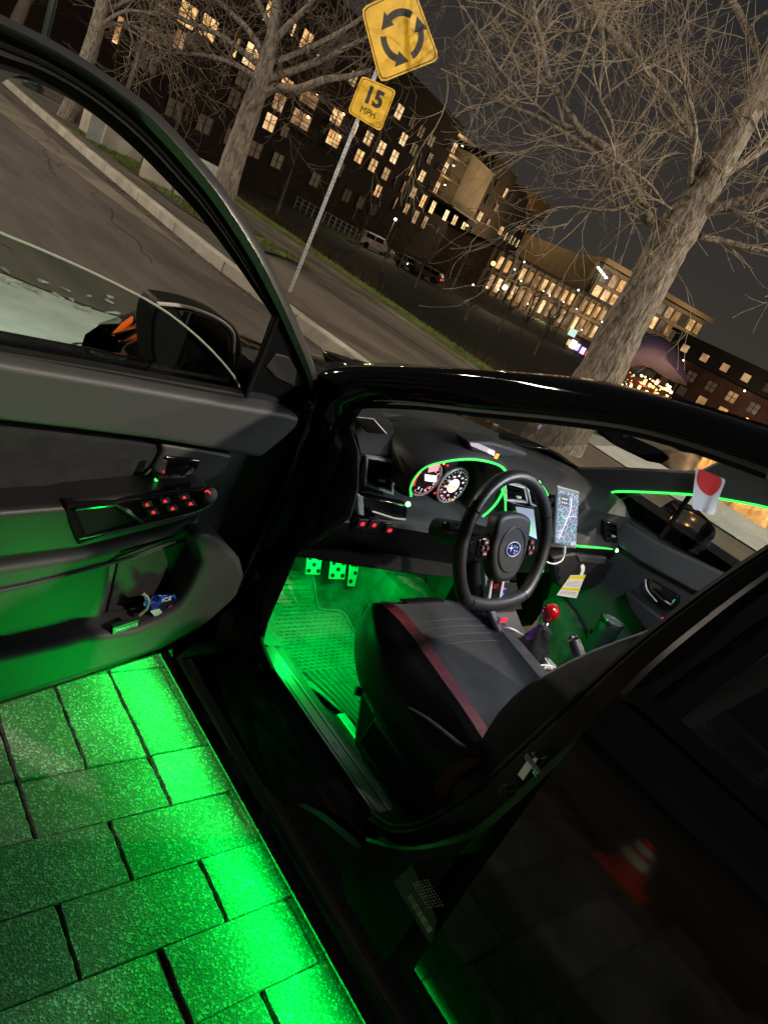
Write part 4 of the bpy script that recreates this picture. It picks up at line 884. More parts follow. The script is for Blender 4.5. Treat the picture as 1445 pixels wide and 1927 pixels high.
# glove box
M().prism([X(*p, 1.06) for p in [(1040, 1050), (1085, 1042), (1140, 1050), (1155, 1062), (1130, 1100), (1080, 1118), (1045, 1100)]], (.03, 0, 0)).build('glove_box', DARKTRIM, dash, bevel=.008)
M().prism([X(*p, 1.055) for p in [(1086, 1045), (1142, 1050), (1138, 1063), (1090, 1058)]], (.01, 0, 0)).build('glove_latch', TRIM, dash, bevel=.003)
# far pillar, window strip, far mirror
m = M(); q = [(1055, 878), (1180, 879), (1312, 886), (1400, 842), (1500, 830), (1640, 860), (1640, 1020), (1445, 957), (1312, 930), (1165, 924), (1140, 933), (1125, 944), (1095, 920)]
m.prism([Y(*p, -.655) for p in q], (0, -.05, 0)); fp = m.build('far_pillar', DARKTRIM, car, bevel=.01)
m = M(); m.tube(smoothpath([Y(*p, -.65) for p in [(1125, 944), (1133, 936), (1150, 927), (1170, 925), (1235, 927), (1310, 932), (1380, 943), (1445, 956), (1540, 985)]], 4), .0042, 8); m.build('light_strip', GLED, fp, smooth=True)
m = M(); m.poly([Y(*p, -.72) for p in [(1126, 946), (1165, 926), (1310, 931), (1640, 1020), (1640, 1200), (1380, 1090), (1240, 1024)]]); m.build('window_glass', CLEAR, pd)
m = M(); m.tube([Y(1238, 1018, -.72), Y(1262, 985, -.72), Y(1300, 928, -.72)], .010, 8); m.build('window_divider', RUBBER, pd, smooth=True)
m = M(); m.prism([Y(*p, -.92) for p in [(1244, 1000), (1255, 972), (1285, 955), (1330, 975), (1350, 1000), (1342, 1022), (1300, 1018), (1262, 1012)]], (.09, -.10, 0)); fm = m.build('door_mirror', PAINT, pd, bevel=.015, seg=3)
mc_ = Y(1298, 990, -.90); mn_ = V((-.9, .43, .17)).normalized(); m = M(); m.prism([on(*p, mc_+mn_*.03, mn_) for p in sm2([(1254, 998), (1262, 973), (1288, 960), (1325, 978), (1340, 1000), (1334, 1016), (1298, 1013), (1262, 1008), (1254, 998)], 4)[:-1]], mn_*-.004); m.build('mirror_glass', mat('mirror', (.85, .85, .85), .03, metal=1), fm)
# windscreen and inside mirror
m = M(); a0 = Y(640, 690, .76); 
wl = [(1.62, .70, 1.02), (1.68, .4, 1.01), (1.70, 0, 1.00), (1.68, -.4, .99), (1.60, -.68, .97)]; wh = [(.80, .56, 1.375), (.76, .3, 1.38), (.74, 0, 1.375), (.76, -.3, 1.36), (.80, -.56, 1.34)]
m.loft([[V(a).lerp(V(b_), t)+V((.02*math.sin(math.pi*t), 0, .02*math.sin(math.pi*t))) for a, b_ in zip(wl, wh)] for t in [0, .25, .5, .75, 1]], closed=False); m.build('windscreen', CLEAR, car, smooth=True)
m = M(); m.loft([[V((x, y, z)) for y, z in [(.56, 1.375), (.3, 1.385), (0, 1.38), (-.3, 1.365), (-.56, 1.345)]] for x in (.80, .55)], closed=False); m.build('windscreen_header', DARKTRIM, car, smooth=True, solid=.015)
m = M(); m.prism([Y(*p, -.02) for p in [(1135, 812), (1170, 815), (1250, 850), (1262, 862), (1245, 874), (1215, 868), (1160, 842), (1138, 825)]], (.03, 0, 0)); im = m.build('interior_mirror', GLOSS, car, bevel=.006)
m = M(); m.tube([Y(1190, 830, -.02)+V((.03, 0, 0)), V((.80, 0, 1.40))], .008, 8); m.build('mirror_stalk', GLOSS, im, smooth=True)
m = M(); m.loft([[V((x, -.66, 1.0)), V((x, -.60, 1.40))] for x in (.16, -.5, -1.1)], closed=False); m.build('rear_side_glass', DARKGLASS, car, smooth=True)
m = M(); m.prism([(.22, -.67, .98), (.12, -.67, .98), (.14, -.60, 1.40), (.24, -.60, 1.40)], (0, -.03, 0)); m.build('far_centre_pillar', DARKTRIM, car)
m = M(); m.loft([[V((-.95, y, 1.39)) for y in (-.58, 0, .58)], [V((-1.5, y, 1.10)) for y in (-.66, 0, .66)]], closed=False); m.build('rear_window', DARKGLASS, car, smooth=True)
m = M(); m.loft([[V((x, y, z)) for y, z in [(-.86, .38), (-.885, .5), (-.885, .8), (-.86, 1.0), (-.70, 1.0)]] for x in (1.3, .2, -.63, -1.0, -1.9)], closed=False); m.build('far_side_skin', PAINT, car, smooth=True)
# rear screen wall so the cabin is closed behind
m = M(); m.loft([[(-.55, y, z) for y in (-.6, 0, .6)] for z in (.25, 1.0)], closed=False); m.build('rear_seat_back', SUEDE, car, solid=.08)

# ================================================================== DRIVER'S DOOR (swung open)
HN = V((1.25, .80, 0)); DU = V((-.10, .995, 0)).normalized(); DM = V((-.995, -.10, 0)).normalized()
def D(px, py, w=0): return on(px, py, HN+DM*w, DM)
door = empty('driver_door', (1.2, 1.3, .3), parent=car)
def dprism(pts, w, depth, nm, mt, bv=.006, par=None, smooth_n=0, seg=3, label=None):
    if smooth_n: pts = sm2(list(pts)+[pts[0]], smooth_n)[:-1]
    o = M().prism([D(*p, w) for p in pts], -DM*depth).build(nm, mt, par or door, bevel=bv, seg=seg, label=label); return o
base = [(-300, 612), (-220, 622), (0, 668), (200, 703), (450, 750), (560, 772), (578, 792), (560, 840), (520, 905), (498, 960), (478, 1010), (466, 1050), (464, 1085), (448, 1128), (390, 1180), (300, 1226), (150, 1278), (0, 1326), (-220, 1392), (-300, 1416)]
dprism(base, .0, .05, 'door_panel', TRIM2, .012)
dprism([(-320, 584), (-220, 600), (0, 655), (200, 690), (480, 742), (600, 765), (595, 840), (540, 930), (500, 1010), (482, 1090), (462, 1140), (400, 1196), (300, 1236), (150, 1284), (0, 1332), (-220, 1400), (-320, 1430)], -.052, .10, 'door_skin', PAINT, .015)
dprism([(-220, 612), (0, 660), (200, 694), (462, 742), (458, 757), (200, 709), (0, 675), (-220, 630)], .022, .03, 'belt_seal', RUBBER, .005)
dprism([(-220, 636), (0, 681), (200, 716), (440, 760), (545, 777), (568, 786), (560, 806), (525, 838), (492, 864), (430, 853), (300, 831), (150, 812), (0, 795), (-220, 768)], .058, .06, 'upper_trim', TRIM, .030, seg=6)
dprism([(-220, 778), (0, 802), (302, 834), (304, 850), (285, 880), (262, 898), (225, 916), (100, 934), (0, 946), (-220, 970)], .014, .03, 'insert_panel', SUEDE, .010)
m = M(); m.tube([D(*p, .017) for p in sm2([(-220, 972), (0, 948), (110, 934), (228, 918), (265, 900), (290, 878)], 5)], .0022, 6); m.build('insert_edge', SILVER, door, smooth=True)
dprism([(303, 834), (415, 851), (440, 858), (425, 885), (398, 905), (340, 916), (285, 908), (290, 880), (306, 852)], .026, .03, 'handle_surround', TRIM, .008)
hbz = dprism([(312, 858), (380, 866), (372, 885), (350, 902), (318, 907), (293, 905), (300, 880)], .030, .01, 'handle_bezel', GLOSS, .006)
m = M(); m.tube([D(*p, .052) for p in sm2([(296, 898), (318, 894), (345, 893), (364, 880)], 4)], .006, 8); m.build('inner_handle', CHROME, hbz, smooth=True)
m = M(); m.tube([D(308, 866, .05), D(303, 888, .055)], .008, 8); m.build('lock_tab', CHROME, hbz, smooth=True)
M().lathe(D(294, 902, .045), DM, [(.004, 0), (.004, .003), (0, .004)], 8).build('indicator_lamp', GLED, hbz)
# armrest and switches
ar = dprism([(-220, 985), (0, 962), (122, 953), (150, 946), (250, 934), (385, 917), (404, 924), (410, 940), (404, 958), (380, 972), (300, 995), (150, 1034), (0, 1056), (-220, 1080)], .085, .09, 'armrest', LEATHER, .012)
sp_ = dprism([(124, 952), (222, 944), (240, 940), (385, 918), (404, 926), (408, 942), (372, 968), (270, 990), (148, 1028), (132, 990)], .090, .03, 'switch_panel', GLOSS, .006)
dprism([(140, 960), (215, 953), (262, 980), (160, 1008)], .0915, .008, 'pull_cup', INK, .003, par=sp_)
m = M(); m.tube([D(*p, .096) for p in [(142, 958), (218, 949), (272, 984)]], .003, 6); m.build('cup_edge', GLOSS, sp_, smooth=True)
m = M(); m.tube([D(*p, .094) for p in sm2([(150, 1014), (270, 988), (372, 962), (404, 944)], 4)], .0018, 6); m.build('panel_edge', CHROME, sp_, smooth=True)
for p, w in [((278, 951), 9), ((290, 965), 9), ((312, 944), 9), ((326, 958), 9), ((348, 937), 8), ((360, 949), 10)]:
    x_, y_ = p; bo_ = dprism([(x_-12, y_-4), (x_+7, y_-7), (x_+12, y_+3), (x_-7, y_+6)], .096, .012, 'window_switch', DARKTRIM, .002, par=sp_)
    dprism([(x_-w*.4, y_+1.5), (x_-w*.25, y_-2.2), (x_+w*.1, y_-3.2), (x_+w*.3, y_-.5), (x_+w*.5, y_+1.2), (x_+w*.1, y_+.6), (x_-w*.05, y_+2.4)], .0975, .002, 'switch_symbol', REDG, 0, par=sp_)
M().lathe(D(391, 931, .088), DM+V((0, 0, .6)), [(.017, 0), (.016, .012), (.012, .014), (0, .014)], 18).build('mirror_knob', DARKTRIM, sp_, smooth=True)
m = M(); m.tube([D(*p, .105) for p in [(386, 925), (391, 923), (396, 928)]], .0018, 5); m.build('switch_symbol', REDG, sp_)
# lower door: speaker bulge, pocket, lip
dprism([(-220, 1092), (0, 1068), (150, 1046), (300, 1008), (390, 975), (352, 1012), (235, 1046), (214, 1062), (206, 1120), (192, 1172), (120, 1200), (0, 1232), (-220, 1282)], .040, .05, 'lower_bulge', TRIM2, .022, seg=5)
m = M(); m.tube([D(*p, .042) for p in sm2([(-220, 1150), (0, 1112), (120, 1084), (240, 1050), (330, 1018)], 5)], .0045, 6); m.build('crease_line', TRIM2, door, smooth=True)
dprism([(222, 1060), (358, 1014), (360, 1105), (345, 1140), (310, 1166), (170, 1200), (200, 1160), (212, 1110)], .006, .02, 'pocket_back', DARKTRIM, .004)
lip = [(-220, 1292), (0, 1240), (120, 1212), (165, 1198), (195, 1196), (255, 1186), (305, 1166), (340, 1142), (362, 1105), (382, 1062), (372, 1030), (362, 1012), (392, 1004), (425, 1020), (455, 1055), (463, 1085), (448, 1125), (390, 1178), (300, 1224), (150, 1276), (0, 1324), (-220, 1390)]
dprism(lip, .080, .085, 'door_pocket', TRIM2, .016, seg=4)
M().lathe(D(494, 921, .002), DM, [(.021, 0), (.019, .003), (.013, .001), (.011, -.004), (0, -.006)], 20).build('trim_plug', TRIM2, door, smooth=True)
# window frame
fo = [(-220, -60), (-100, -20), (0, 26), (100, 76), (200, 138), (300, 214), (400, 326), (450, 396), (500, 478), (545, 572), (578, 650), (598, 712), (592, 738), (572, 772)]
fm_ = [(-220, -10), (-100, 30), (0, 72), (90, 116), (180, 172), (272, 250), (362, 350), (412, 416), (466, 500), (512, 585), (545, 655), (572, 712), (575, 735), (560, 768)]
fi = [(-220, 60), (-100, 95), (0, 140), (75, 158), (160, 204), (245, 272), (325, 352), (372, 402), (425, 470), (480, 548), (518, 606), (545, 668), (560, 720), (550, 762)]
fm_ = [(lerp(a[0], b_[0], .72), lerp(a[1], b_[1], .72)) for a, b_ in zip(fo, fm_)]; fo, fm_, fi = sm2(fo, 4), sm2(fm_, 4), sm2(fi, 4)
m = M(); m.loft([[D(*a, -.03), D(*a, .020), D((a[0]+b_[0])/2, (a[1]+b_[1])/2, .030), D(*b_, .022), D(*b_, .0)] for a, b_ in zip(fo, fm_)], closed=False); m.build('window_frame', FRAMEGREY, door, smooth=True, ang=60)
m = M(); m.loft([[D(*a, .012), D(lerp(a[0], b_[0], .3), lerp(a[1], b_[1], .3), .006), D(lerp(a[0], b_[0], .55), lerp(a[1], b_[1], .55), .012), D(lerp(a[0], b_[0], .6), lerp(a[1], b_[1], .6), -.004), D(*b_, -.006), D(*b_, -.03)] for a, b_ in zip(fm_, fi)], closed=False); m.tube([D(lerp(a[0], b_[0], .30), lerp(a[1], b_[1], .30), .010) for a, b_ in zip(fm_, fi)], .004, 6); m.build('frame_channel', RUBBER, door, smooth=True, ang=30)
m = M(); m.prism([D(*p, .0) for p in [(-220, 50), (-100, 85), (0, 130), (66, 148), (40, 142), (20, 146), (0, 158), (-220, 150)]], -DM*.02); m.build('frame_corner', DARKTRIM, door)
m = M(); m.prism([D(*p, .02) for p in [(-300, -70), (-215, -62), (-215, 640), (-300, 628)]], -DM*.05); m.build('window_frame', RUBBER, door, bevel=.006)
# sail with mirror mount
dprism([(524, 588), (548, 640), (575, 700), (590, 728), (572, 768), (545, 770), (462, 755), (470, 735), (500, 655)], .008, .02, 'mirror_sail', GLOSS, .004)
m = M(); m.tube([D(524, 592, .012), D(500, 652, .012), D(474, 715, .012), D(460, 752, .012)], .006, 8); m.build('window_channel', RUBBER, door, smooth=True)
dprism([(500, 690), (520, 665), (545, 672), (560, 700), (555, 728), (520, 712)], .012, .006, 'tweeter_grille', DARKTRIM, .003)
# half-lowered glass
gt = [(-220, 330), (-100, 388), (0, 437), (60, 462), (120, 488), (200, 525), (290, 572), (350, 615), (400, 661), (440, 708), (458, 745)]
gtp = sm2(gt, 4)
m = M(); m.poly([D(*p, -.016) for p in gtp]+[D(458, 765, -.016), D(200, 718, -.016), D(0, 684, -.016), D(-220, 640, -.016)]); m.build('window_glass', TINT, door)
m = M(); m.tube([D(*p, -.016) for p in gtp], .0022, 6); m.build('glass_edge', mat('glass_edge', (.42, .47, .40), .3), door, smooth=True)
# door mirror, beyond the glass
dmo = empty('door_mirror', D(400, 660, -.17), parent=door)
def DMp(l, w, dep, nm, mt, bv): return M().prism([D(*p, w) for p in sm2(l+[l[0]], 4)[:-1]], -DM*dep).build(nm, mt, dmo, bevel=bv, seg=4)
DMp([(306, 570), (350, 576), (400, 590), (440, 612), (456, 645), (455, 690), (440, 725), (380, 735), (330, 722), (300, 700), (288, 660), (290, 600)], -.14, .08, 'mirror_housing', mat('housing_black', (.006, .006, .006), .6, spec=.2), .025)
DMp([(335, 584), (365, 588), (402, 604), (428, 628), (432, 660), (424, 690), (405, 685), (360, 630)], -.137, .006, 'mirror_glass', mat('mirror_dim', (.6, .58, .5), .05, metal=1), .002)
m = M(); m.tube([D(*p, -.132) for p in sm2([(296, 571), (350, 577), (402, 596), (436, 622), (440, 655), (436, 690)], 4)], .004, 6); m.build('mirror_edge', SILVER, dmo, smooth=True)
M().prism([D(*p, -.05) for p in [(440, 700), (490, 690), (530, 730), (500, 758), (440, 740)]], -DM*.10).build('mirror_arm', GLOSS, dmo, bevel=.01)

# ================================================================== LOOSE THINGS IN THE CAR
# phone on its mount
ph = empty('phone', X(1066, 975, 1.03), 'tall phone showing a lit street map, clamped beside the centre screen', 'phone')
pc = [(1049, 915), (1091, 926), (1084, 1034), (1042, 1024)]
q = [X(*p, 1.03) for p in pc]; M().prism(q, (.011, 0, 0)).build('phone_case', mat('case', (.25, .27, .27), .35), ph, bevel=.006, seg=4)
MAP = mat('map_glow', (.05, .05, .06), .25, emit=(.35, .5, .7), es=1.0); nt, b = nodes(MAP)
geo = nt.nodes.new('ShaderNodeNewGeometry'); vo = nt.nodes.new('ShaderNodeTexVoronoi'); vo.feature = 'DISTANCE_TO_EDGE'; vo.inputs['Scale'].default_value = 55
r = nt.nodes.new('ShaderNodeValToRGB'); r.color_ramp.interpolation = 'LINEAR'; r.color_ramp.elements[0].position = .02; r.color_ramp.elements[0].color = (.62, .72, .82, 1); r.color_ramp.elements[1].position = .09; r.color_ramp.elements[1].color = (.17, .25, .36, 1)
nt.links.new(geo.outputs['Position'], vo.inputs['Vector']); nt.links.new(vo.outputs['Distance'], r.inputs[0]); nt.links.new(r.outputs[0], b.inputs['Emission Color'])
cq = sum(q, V())/4; sq = [cq+(p-cq)*.90+V((-.0012, 0, 0)) for p in q]
scn = M().prism(sq, (.002, 0, 0)).build('screen', MAP, ph, bevel=.003)
def sc_(u, v_, d=-.0024): return sq[0].lerp(sq[1], u).lerp(sq[3].lerp(sq[2], u), v_)+V((d, 0, 0))
M().tube([sc_(.62, .08), sc_(.58, .35), sc_(.35, .62), (sc_(.12, .92))], .0011, 5).build('route_line', WHITEG, scn)
M().tube([sc_(.3, .5), sc_(.62, .42), sc_(.9, .40)], .0008, 5).build('route_line', WHITEG, scn)
M().poly([sc_(.08, .05), sc_(.48, .05), sc_(.48, .25), sc_(.08, .25)]).build('map_card', mat('card', (.1, .1, .1), .4, emit=(.06, .07, .08), es=1), scn)
for u, v_ in [(.16, .13), (.26, .13), (.36, .13), (.16, .2), (.26, .2), (.36, .2)]: M().box(sc_(u, v_, -.003), (.001, .004, .004)).build('card_icon', WHITEG, scn)
for u, v_, mt in [(.2, .45, GLED), (.75, .3, REDG), (.8, .5, REDG), (.5, .8, REDG), (.3, .86, PINKG), (.7, .7, GLED), (.25, .55, GLED)]: M().box(sc_(u, v_, -.003), (.001, .005, .004)).build('map_pin', mt, scn)
m = M(); m.box(X(1040, 942, 1.06), (.03, .03, .03)); m.tube([X(1040, 942, 1.06), X(1060, 960, 1.045)], .008, 8); m.build('phone_clamp', GLOSS, ph, bevel=.004)
m = M(); m.tube(smoothpath([X(1062, 1031, 1.035), X(1061, 1045, 1.03), X(1055, 1056, 1.02), X(1040, 1061, 1.0), X(1025, 1055, 1.0), X(1015, 1045, 1.01)], 6), .0026, 8)
m.tube([X(1062, 1028, 1.035), X(1061, 1040, 1.033)], .005, 8)
m.build('charging_cable', WHITEPL, smooth=True, label='white charging cable looping below the lit phone', cat='cable')
m = M(); m.tube(smoothpath([Z(935, 1190, .60), Z(948, 1182, .63), Z(965, 1184, .64), Z(985, 1196, .62)], 6), .0028, 8); m.tube(smoothpath([Z(1008, 1262, .60), Z(1018, 1252, .615), Z(1040, 1255, .61), Z(1060, 1270, .60), Z(1080, 1290, .595)], 6), .0026, 8)
m.tube(smoothpath([Z(1025, 1238, .62), Z(1040, 1262, .605), Z(1056, 1284, .60)], 6), .0022, 8)
m.build('charging_cable', WHITEPL, smooth=True, label='white cable coiled around the gear lever and cup tray', cat='cable')
# warning tag
tg = empty('hanging_tag', X(1075, 1100, .98), 'white and yellow warning tag hanging below the glove box', 'tag')
t4 = [(1073, 1083), (1101, 1082), (1084, 1126), (1047, 1121), (1062, 1108)]
q = [X(*p, 1.0) for p in [(1073, 1083), (1101, 1082), (1084, 1126), (1047, 1120)]]
bd = M().prism(q, (.001, 0, 0)).build('tag_card', PAPER, tg)
def tq(u, v_): return q[0].lerp(q[1], u).lerp(q[3].lerp(q[2], u), v_)+V((-.0012, 0, 0))
M().poly([tq(0, 0), tq(1, 0), tq(1, .17), tq(0, .17)]).build('yellow_band', YELLOWP, bd)
M().poly([tq(0, .56), tq(1, .56), tq(1, .68), tq(0, .68)]).build('yellow_band', YELLOWP, bd)
m = M()
for v_ in (.25, .31, .37, .43, .49, .75, .81, .87):
    for k in range(5):
        u0 = .08+k*.17; m.poly([tq(u0, v_), tq(u0+.13, v_), tq(u0+.13, v_+.02), tq(u0, v_+.02)])
m.build('tag_print', mat('grey_ink', (.25, .25, .25), .6), bd)
m = M(); m.loft([[X(1090, 1083, .999), X(1096, 1083, .999)], [X(1093, 1074, .998), X(1099, 1075, .998)], [X(1092, 1066, .998), X(1100, 1068, .998)], [X(1095, 1062, 1.0), X(1098, 1062, 1.0)]], closed=False); m.build('tag_hook', PAPER, tg, solid=.001)
# tumbler
tb = empty('tumbler', (.925, -.58, .43), 'dark green insulated tumbler with a clear lid and steel rim in the passenger door pocket', 'tumbler')
ct = Y(1151, 1170, -.56); ax = V((.10, -.10, 1)).normalized()
M().lathe(ct-ax*.20, ax, [(.030, 0), (.034, .01), (.042, .16), (.043, .195), (.041, .2)], 28).build('cup_body', mat('tumbler_paint', (.012, .03, .022), .35, bump=.1, bscale=300), tb, smooth=True, ang=60)
M().lathe(ct, ax, [(.0435, -.012), (.0445, -.004), (.0445, .004), (.041, .005), (.038, .0)], 28).build('steel_rim', CHROME, tb, smooth=True)
M().lathe(ct, ax, [(.040, 0), (.040, .010), (.030, .012), (.028, .007), (0, .007)], 28).build('lid', mat('lid', (.25, .27, .27), .15, spec=.6), tb, smooth=True)
# hanging flag
fl = empty('small_flag', Y(1330, 885, -.50), 'small white flag with a red disc hanging above the passenger window', 'flag')
rows = []
c4 = [(1309, 879), (1366, 903), (1343, 970), (1304, 958)]
q = [Y(*p, -.50) for p in c4]
for i in range(11):
    rows.append([q[0].lerp(q[1], j/8).lerp(q[3].lerp(q[2], j/8), i/10)+V((0, .012*math.sin(j*.9+i*.25)*(i/10+.3), 0)) for j in range(9)])
m = M(); m.loft(rows, closed=False); m.build('flag_cloth', mat('flag_white', (.62, .64, .66), .8, bump=.3, bscale=500), fl, smooth=True, sub=1)
m = M(); ds = []
def fq(u, v_):
    i = v_*10; j = u*8; p = q[0].lerp(q[1], u).lerp(q[3].lerp(q[2], u), v_); return p+V((0, .012*math.sin(j*.9+i*.25)*(i/10+.3)+.002, 0))
rg = []
for k in range(25):
    a = 2*math.pi*k/24; rg.append([fq(.5+.42*r_*math.cos(a), max(.0, .20+.36*r_*math.sin(a))) for r_ in (0, .25, .5, .75, 1)])
m.loft(rg, closed=False); m.build('red_disc', mat('flag_red', (.55, .03, .03), .8), fl, smooth=True)
# things in the driver's door pocket
gp = empty('gum_pack', D(233, 1183, .05), 'dark green gum pack with white lettering lying in the driver door pocket', 'gum pack')
dr = (D(260, 1168, .05)-D(205, 1185, .05)).normalized(); du = V((0, 0, 1)); du = (du-dr*du.dot(dr)).normalized(); mm = Matrix((dr, du, DM)).transposed()
cg = D(235, 1177, .072); M().box(cg, (.058, .020, .012), mtx=mm).build('gum_box', mat('gum_green', (.01, .05, .03), .35), gp, bevel=.001)
text('gum_lettering', 'Dentyne ICE', cg+mm @ V((.002, 0, .0066)), dr, du, .0095, PAPER, gp, ext=.0002)
wp_ = empty('snack_wrapper', D(305, 1145, .05), 'crumpled blue wrapper with ICE lettering and a red dot in the driver door pocket', 'wrapper')
m = M(); rr_ = random.Random(5); rows = []
for i in range(9):
    rows.append([D(272+i*7.2+rr_.uniform(-2, 2), 1122+j*7.0-i*.4+rr_.uniform(-2, 2), .045+rr_.uniform(-.012, .016)) for j in range(7)])
m.loft(rows, closed=False); m.build('foil', mat('wrapper_blue', (.015, .05, .42), .35, bump=.6, bscale=60, bdist=.004), wp_, smooth=True, ang=28, solid=.001)
text('wrapper_lettering', 'ICE', D(314, 1128, .068), dr, du, .016, PAPER, wp_, ext=.0004)
M().lathe(D(322, 1143, .062), DM, [(.007, 0), (.007, .001), (0, .001)], 16).build('red_dot', mat('wrapper_red', (.5, .05, .06), .4), wp_)
m = M(); m.prism([D(*p, .064) for p in [(283, 1150), (300, 1146), (308, 1156), (298, 1164), (290, 1158)]], (0, 0, .001)); m.build('white_print', PAPER, wp_)
m = M(); m.tube([D(*p, .05) for p in sm2([(268, 1116), (280, 1128), (276, 1145), (262, 1158)], 4)], .004, 7); m.build('cord', mat('cord', (.22, .19, .15), .8), smooth=True, label='short beige cord beside the blue wrapper in the door pocket', cat='cord')
# floor mat with raised tread
fm0 = empty('floor_mat', (1.2, .3, .24), 'rubber driver floor mat with wavy tread and diagonal ribs', 'floor mat')
def FL(px, py, h=0.0):
    p = Z(px, py, .247+h)
    if p.x > 1.38:
        p = on(px, py, (1.38, 0, .247+h), (-.25, 0, 1))
        if p.x > 1.52: p = on(px, py, (1.52, 0, .282+h), (-.75, 0, 1))
    return p
def fz(x): return .247+max(0, min(x, 1.52)-1.38)*.25+max(0, x-1.52)*.75
out_ = sm2([(520, 1078), (560, 1082), (583, 1084), (590, 1110), (594, 1142), (604, 1152), (636, 1155), (650, 1166), (662, 1190), (690, 1225), (720, 1265), (730, 1330), (690, 1368), (664, 1358), (640, 1345), (600, 1310), (562, 1288), (530, 1240), (502, 1190), (504, 1120)], 3)
op = [FL(*p) for p in out_]
def inpoly(x, y):
    c = False
    for i in range(len(op)):
        a, b_ = op[i-1], op[i]
        if (a.y > y) != (b_.y > y) and x < (b_.x-a.x)*(y-a.y)/(b_.y-a.y)+a.x: c = not c
    return c
m = M(); g_ = .012; x = .9
while x < 1.75:
    y = -.1
    while y < .66:
        if inpoly(x+g_/2, y+g_/2): m.quad((x, y, fz(x)+.008), (x+g_, y, fz(x+g_)+.008), (x+g_, y+g_, fz(x+g_)+.008), (x, y+g_, fz(x)+.008))
        y += g_
    x += g_
bs = m.build('mat_base', MATRUB, fm0, smooth=True)
m = M(); m.tube([V((p.x, p.y, fz(p.x)+.011)) for p in op], .005, 6, closed=True); m.build('mat_rim', MATRUB, fm0, smooth=True)
m = M()
for i in range(34):
    for j in range(20):
        x = 1.13+i*.0155; y = .08+j*.025+(.0125 if i % 2 else 0)
        if inpoly(x-.01, y-.014) and inpoly(x+.01, y+.014) and inpoly(x, y+.03):
            z = fz(x)+.008; m.prism([(x-.002, y-.010, z), (x+.003, y, z), (x-.002, y+.010, z), (x-.005, y+.009, z), (x, y, z), (x-.005, y-.009, z)], (0, 0, .003))
m.build('tread', MATRUB, fm0, kind='stuff')
for i in range(9):
    a = (612+i*12.5-40, 1264+i*-1.5); b_ = (672+i*8, 1362-i*2)
    m = M(); m.tube([FL(*a, .011), FL((a[0]+b_[0])/2+4, (a[1]+b_[1])/2, .011), FL(*b_, .011)], .0038, 5); m.build('mat_rib', MATRUB, fm0, smooth=True)

# traffic cone standing behind the photographer's side: mirrored in the rear door
def cone(x, y, s):
    co = empty('traffic_cone', (x, y, 0), 'orange traffic cone with white bands beside the parked car', 'cone')
    OR = mat('cone_orange', (.75, .07, .01), .5); WH = mat('cone_white', (.8, .8, .78), .4)
    M().box((x, y, .02), (.36*s, .36*s, .03)).build('cone_base', OR, co, bevel=.008)
    f = lambda h: lerp(.13, .025, h)*s
    M().lathe((x, y, .03), (0, 0, 1), [(f(0), 0), (f(1), .68*s), (0, .68*s)], 28).build('cone_body', OR, co, smooth=True)
    for a, b_ in ((.38, .56), (.64, .78)): M().lathe((x, y, .03), (0, 0, 1), [(f(a)+.002, a*.68*s), (f(b_)+.002, b_*.68*s)], 28).build('white_band', WH, co, smooth=True)
cone(.42, 2.72, .62)

# ================================================================== STREET FURNITURE AND TREES
# sign post
sb = Z(545, 550, .15); vd = V((FW.x, FW.y, 0)).normalized()
sg = empty('road_sign', sb, 'galvanised post with a yellow roundabout diamond above a 15 MPH plate', 'sign')
def SP(px, py, off=0.0):
    p0 = V((sb.x, sb.y, 0))-SNF*off; return on(px, py, p0, SNF)
SNF = V((CAM.x-sb.x, CAM.y-sb.y, 0)).normalized()*-1
SNF = (Matrix.Rotation(math.radians(14), 3, 'Z') @ SNF)
topz = 3.75; up_ = V((0, 0, 1)); sr = SNF.cross(up_).normalized()
post = M(); 
post.prism([sb+sr*.025, sb-sr*.025, sb-sr*.018-SNF*-.03, sb+sr*.018-SNF*-.03], (0, 0, topz)); po = post.build('post', GALV, sg, bevel=.003)
m = M()
for i in range(int(topz/.05)): c = sb+V((0, 0, .06+i*.05))-SNF*.0008; m.lathe(c, -SNF, [(.006, 0), (.006, .001), (0, .001)], 8)
m.build('punched_hole', INK, sg, kind='stuff')
pl = [(680, 140), (745, 168), (717, 247), (655, 212)]
def plate(px4, nm, off, inset, par):
    q = [SP(*p, off) for p in px4]; c = sum(q, V())/4
    def rnd_(k, r_=.10):
        o = []
        qq = [c+(p-c)*k for p in q]
        for i in range(len(qq)):
            a, b_, d_ = qq[i-1], qq[i], qq[(i+1) % len(qq)]
            for t in (0, .5, 1): 
                e1 = b_.lerp(a, r_); e2 = b_.lerp(d_, r_); o.append((e1.lerp(b_, t)).lerp(b_.lerp(e2, t), t))
        return o
    s_ = M().prism(rnd_(1.0), SNF*.004).build(nm, SIGNY, par)
    m = M(); a, b_ = rnd_(inset), rnd_(inset-.028)
    m.loft([[p-SNF*.0008 for p in a]+[a[0]-SNF*.0008], [p-SNF*.0008 for p in b_]+[b_[0]-SNF*.0008]], closed=False); m.build('border', SIGNK, parent=s_)
    return s_, q, c
s1, q1, c1_ = plate([(681, 142), (746, 170), (716, 248), (654, 211)], 'speed_plate', .012, .93, sg)
pr_ = ((q1[1]-q1[0])+(q1[2]-q1[3])).normalized(); pu_ = ((q1[0]-q1[3])+(q1[1]-q1[2])).normalized()
L1 = (q1[1]-q1[0]).length; H1 = (q1[0]-q1[3]).length
text('sign_number', '15', c1_+pu_*H1*.13-SNF*.0015, pr_, pu_, H1*.60, SIGNK, s1, ext=.001, offset=.010)
text('sign_letters', 'MPH', c1_-pu_*H1*.27-SNF*.0015, pr_, pu_, H1*.25, SIGNK, s1, ext=.001, offset=.0)
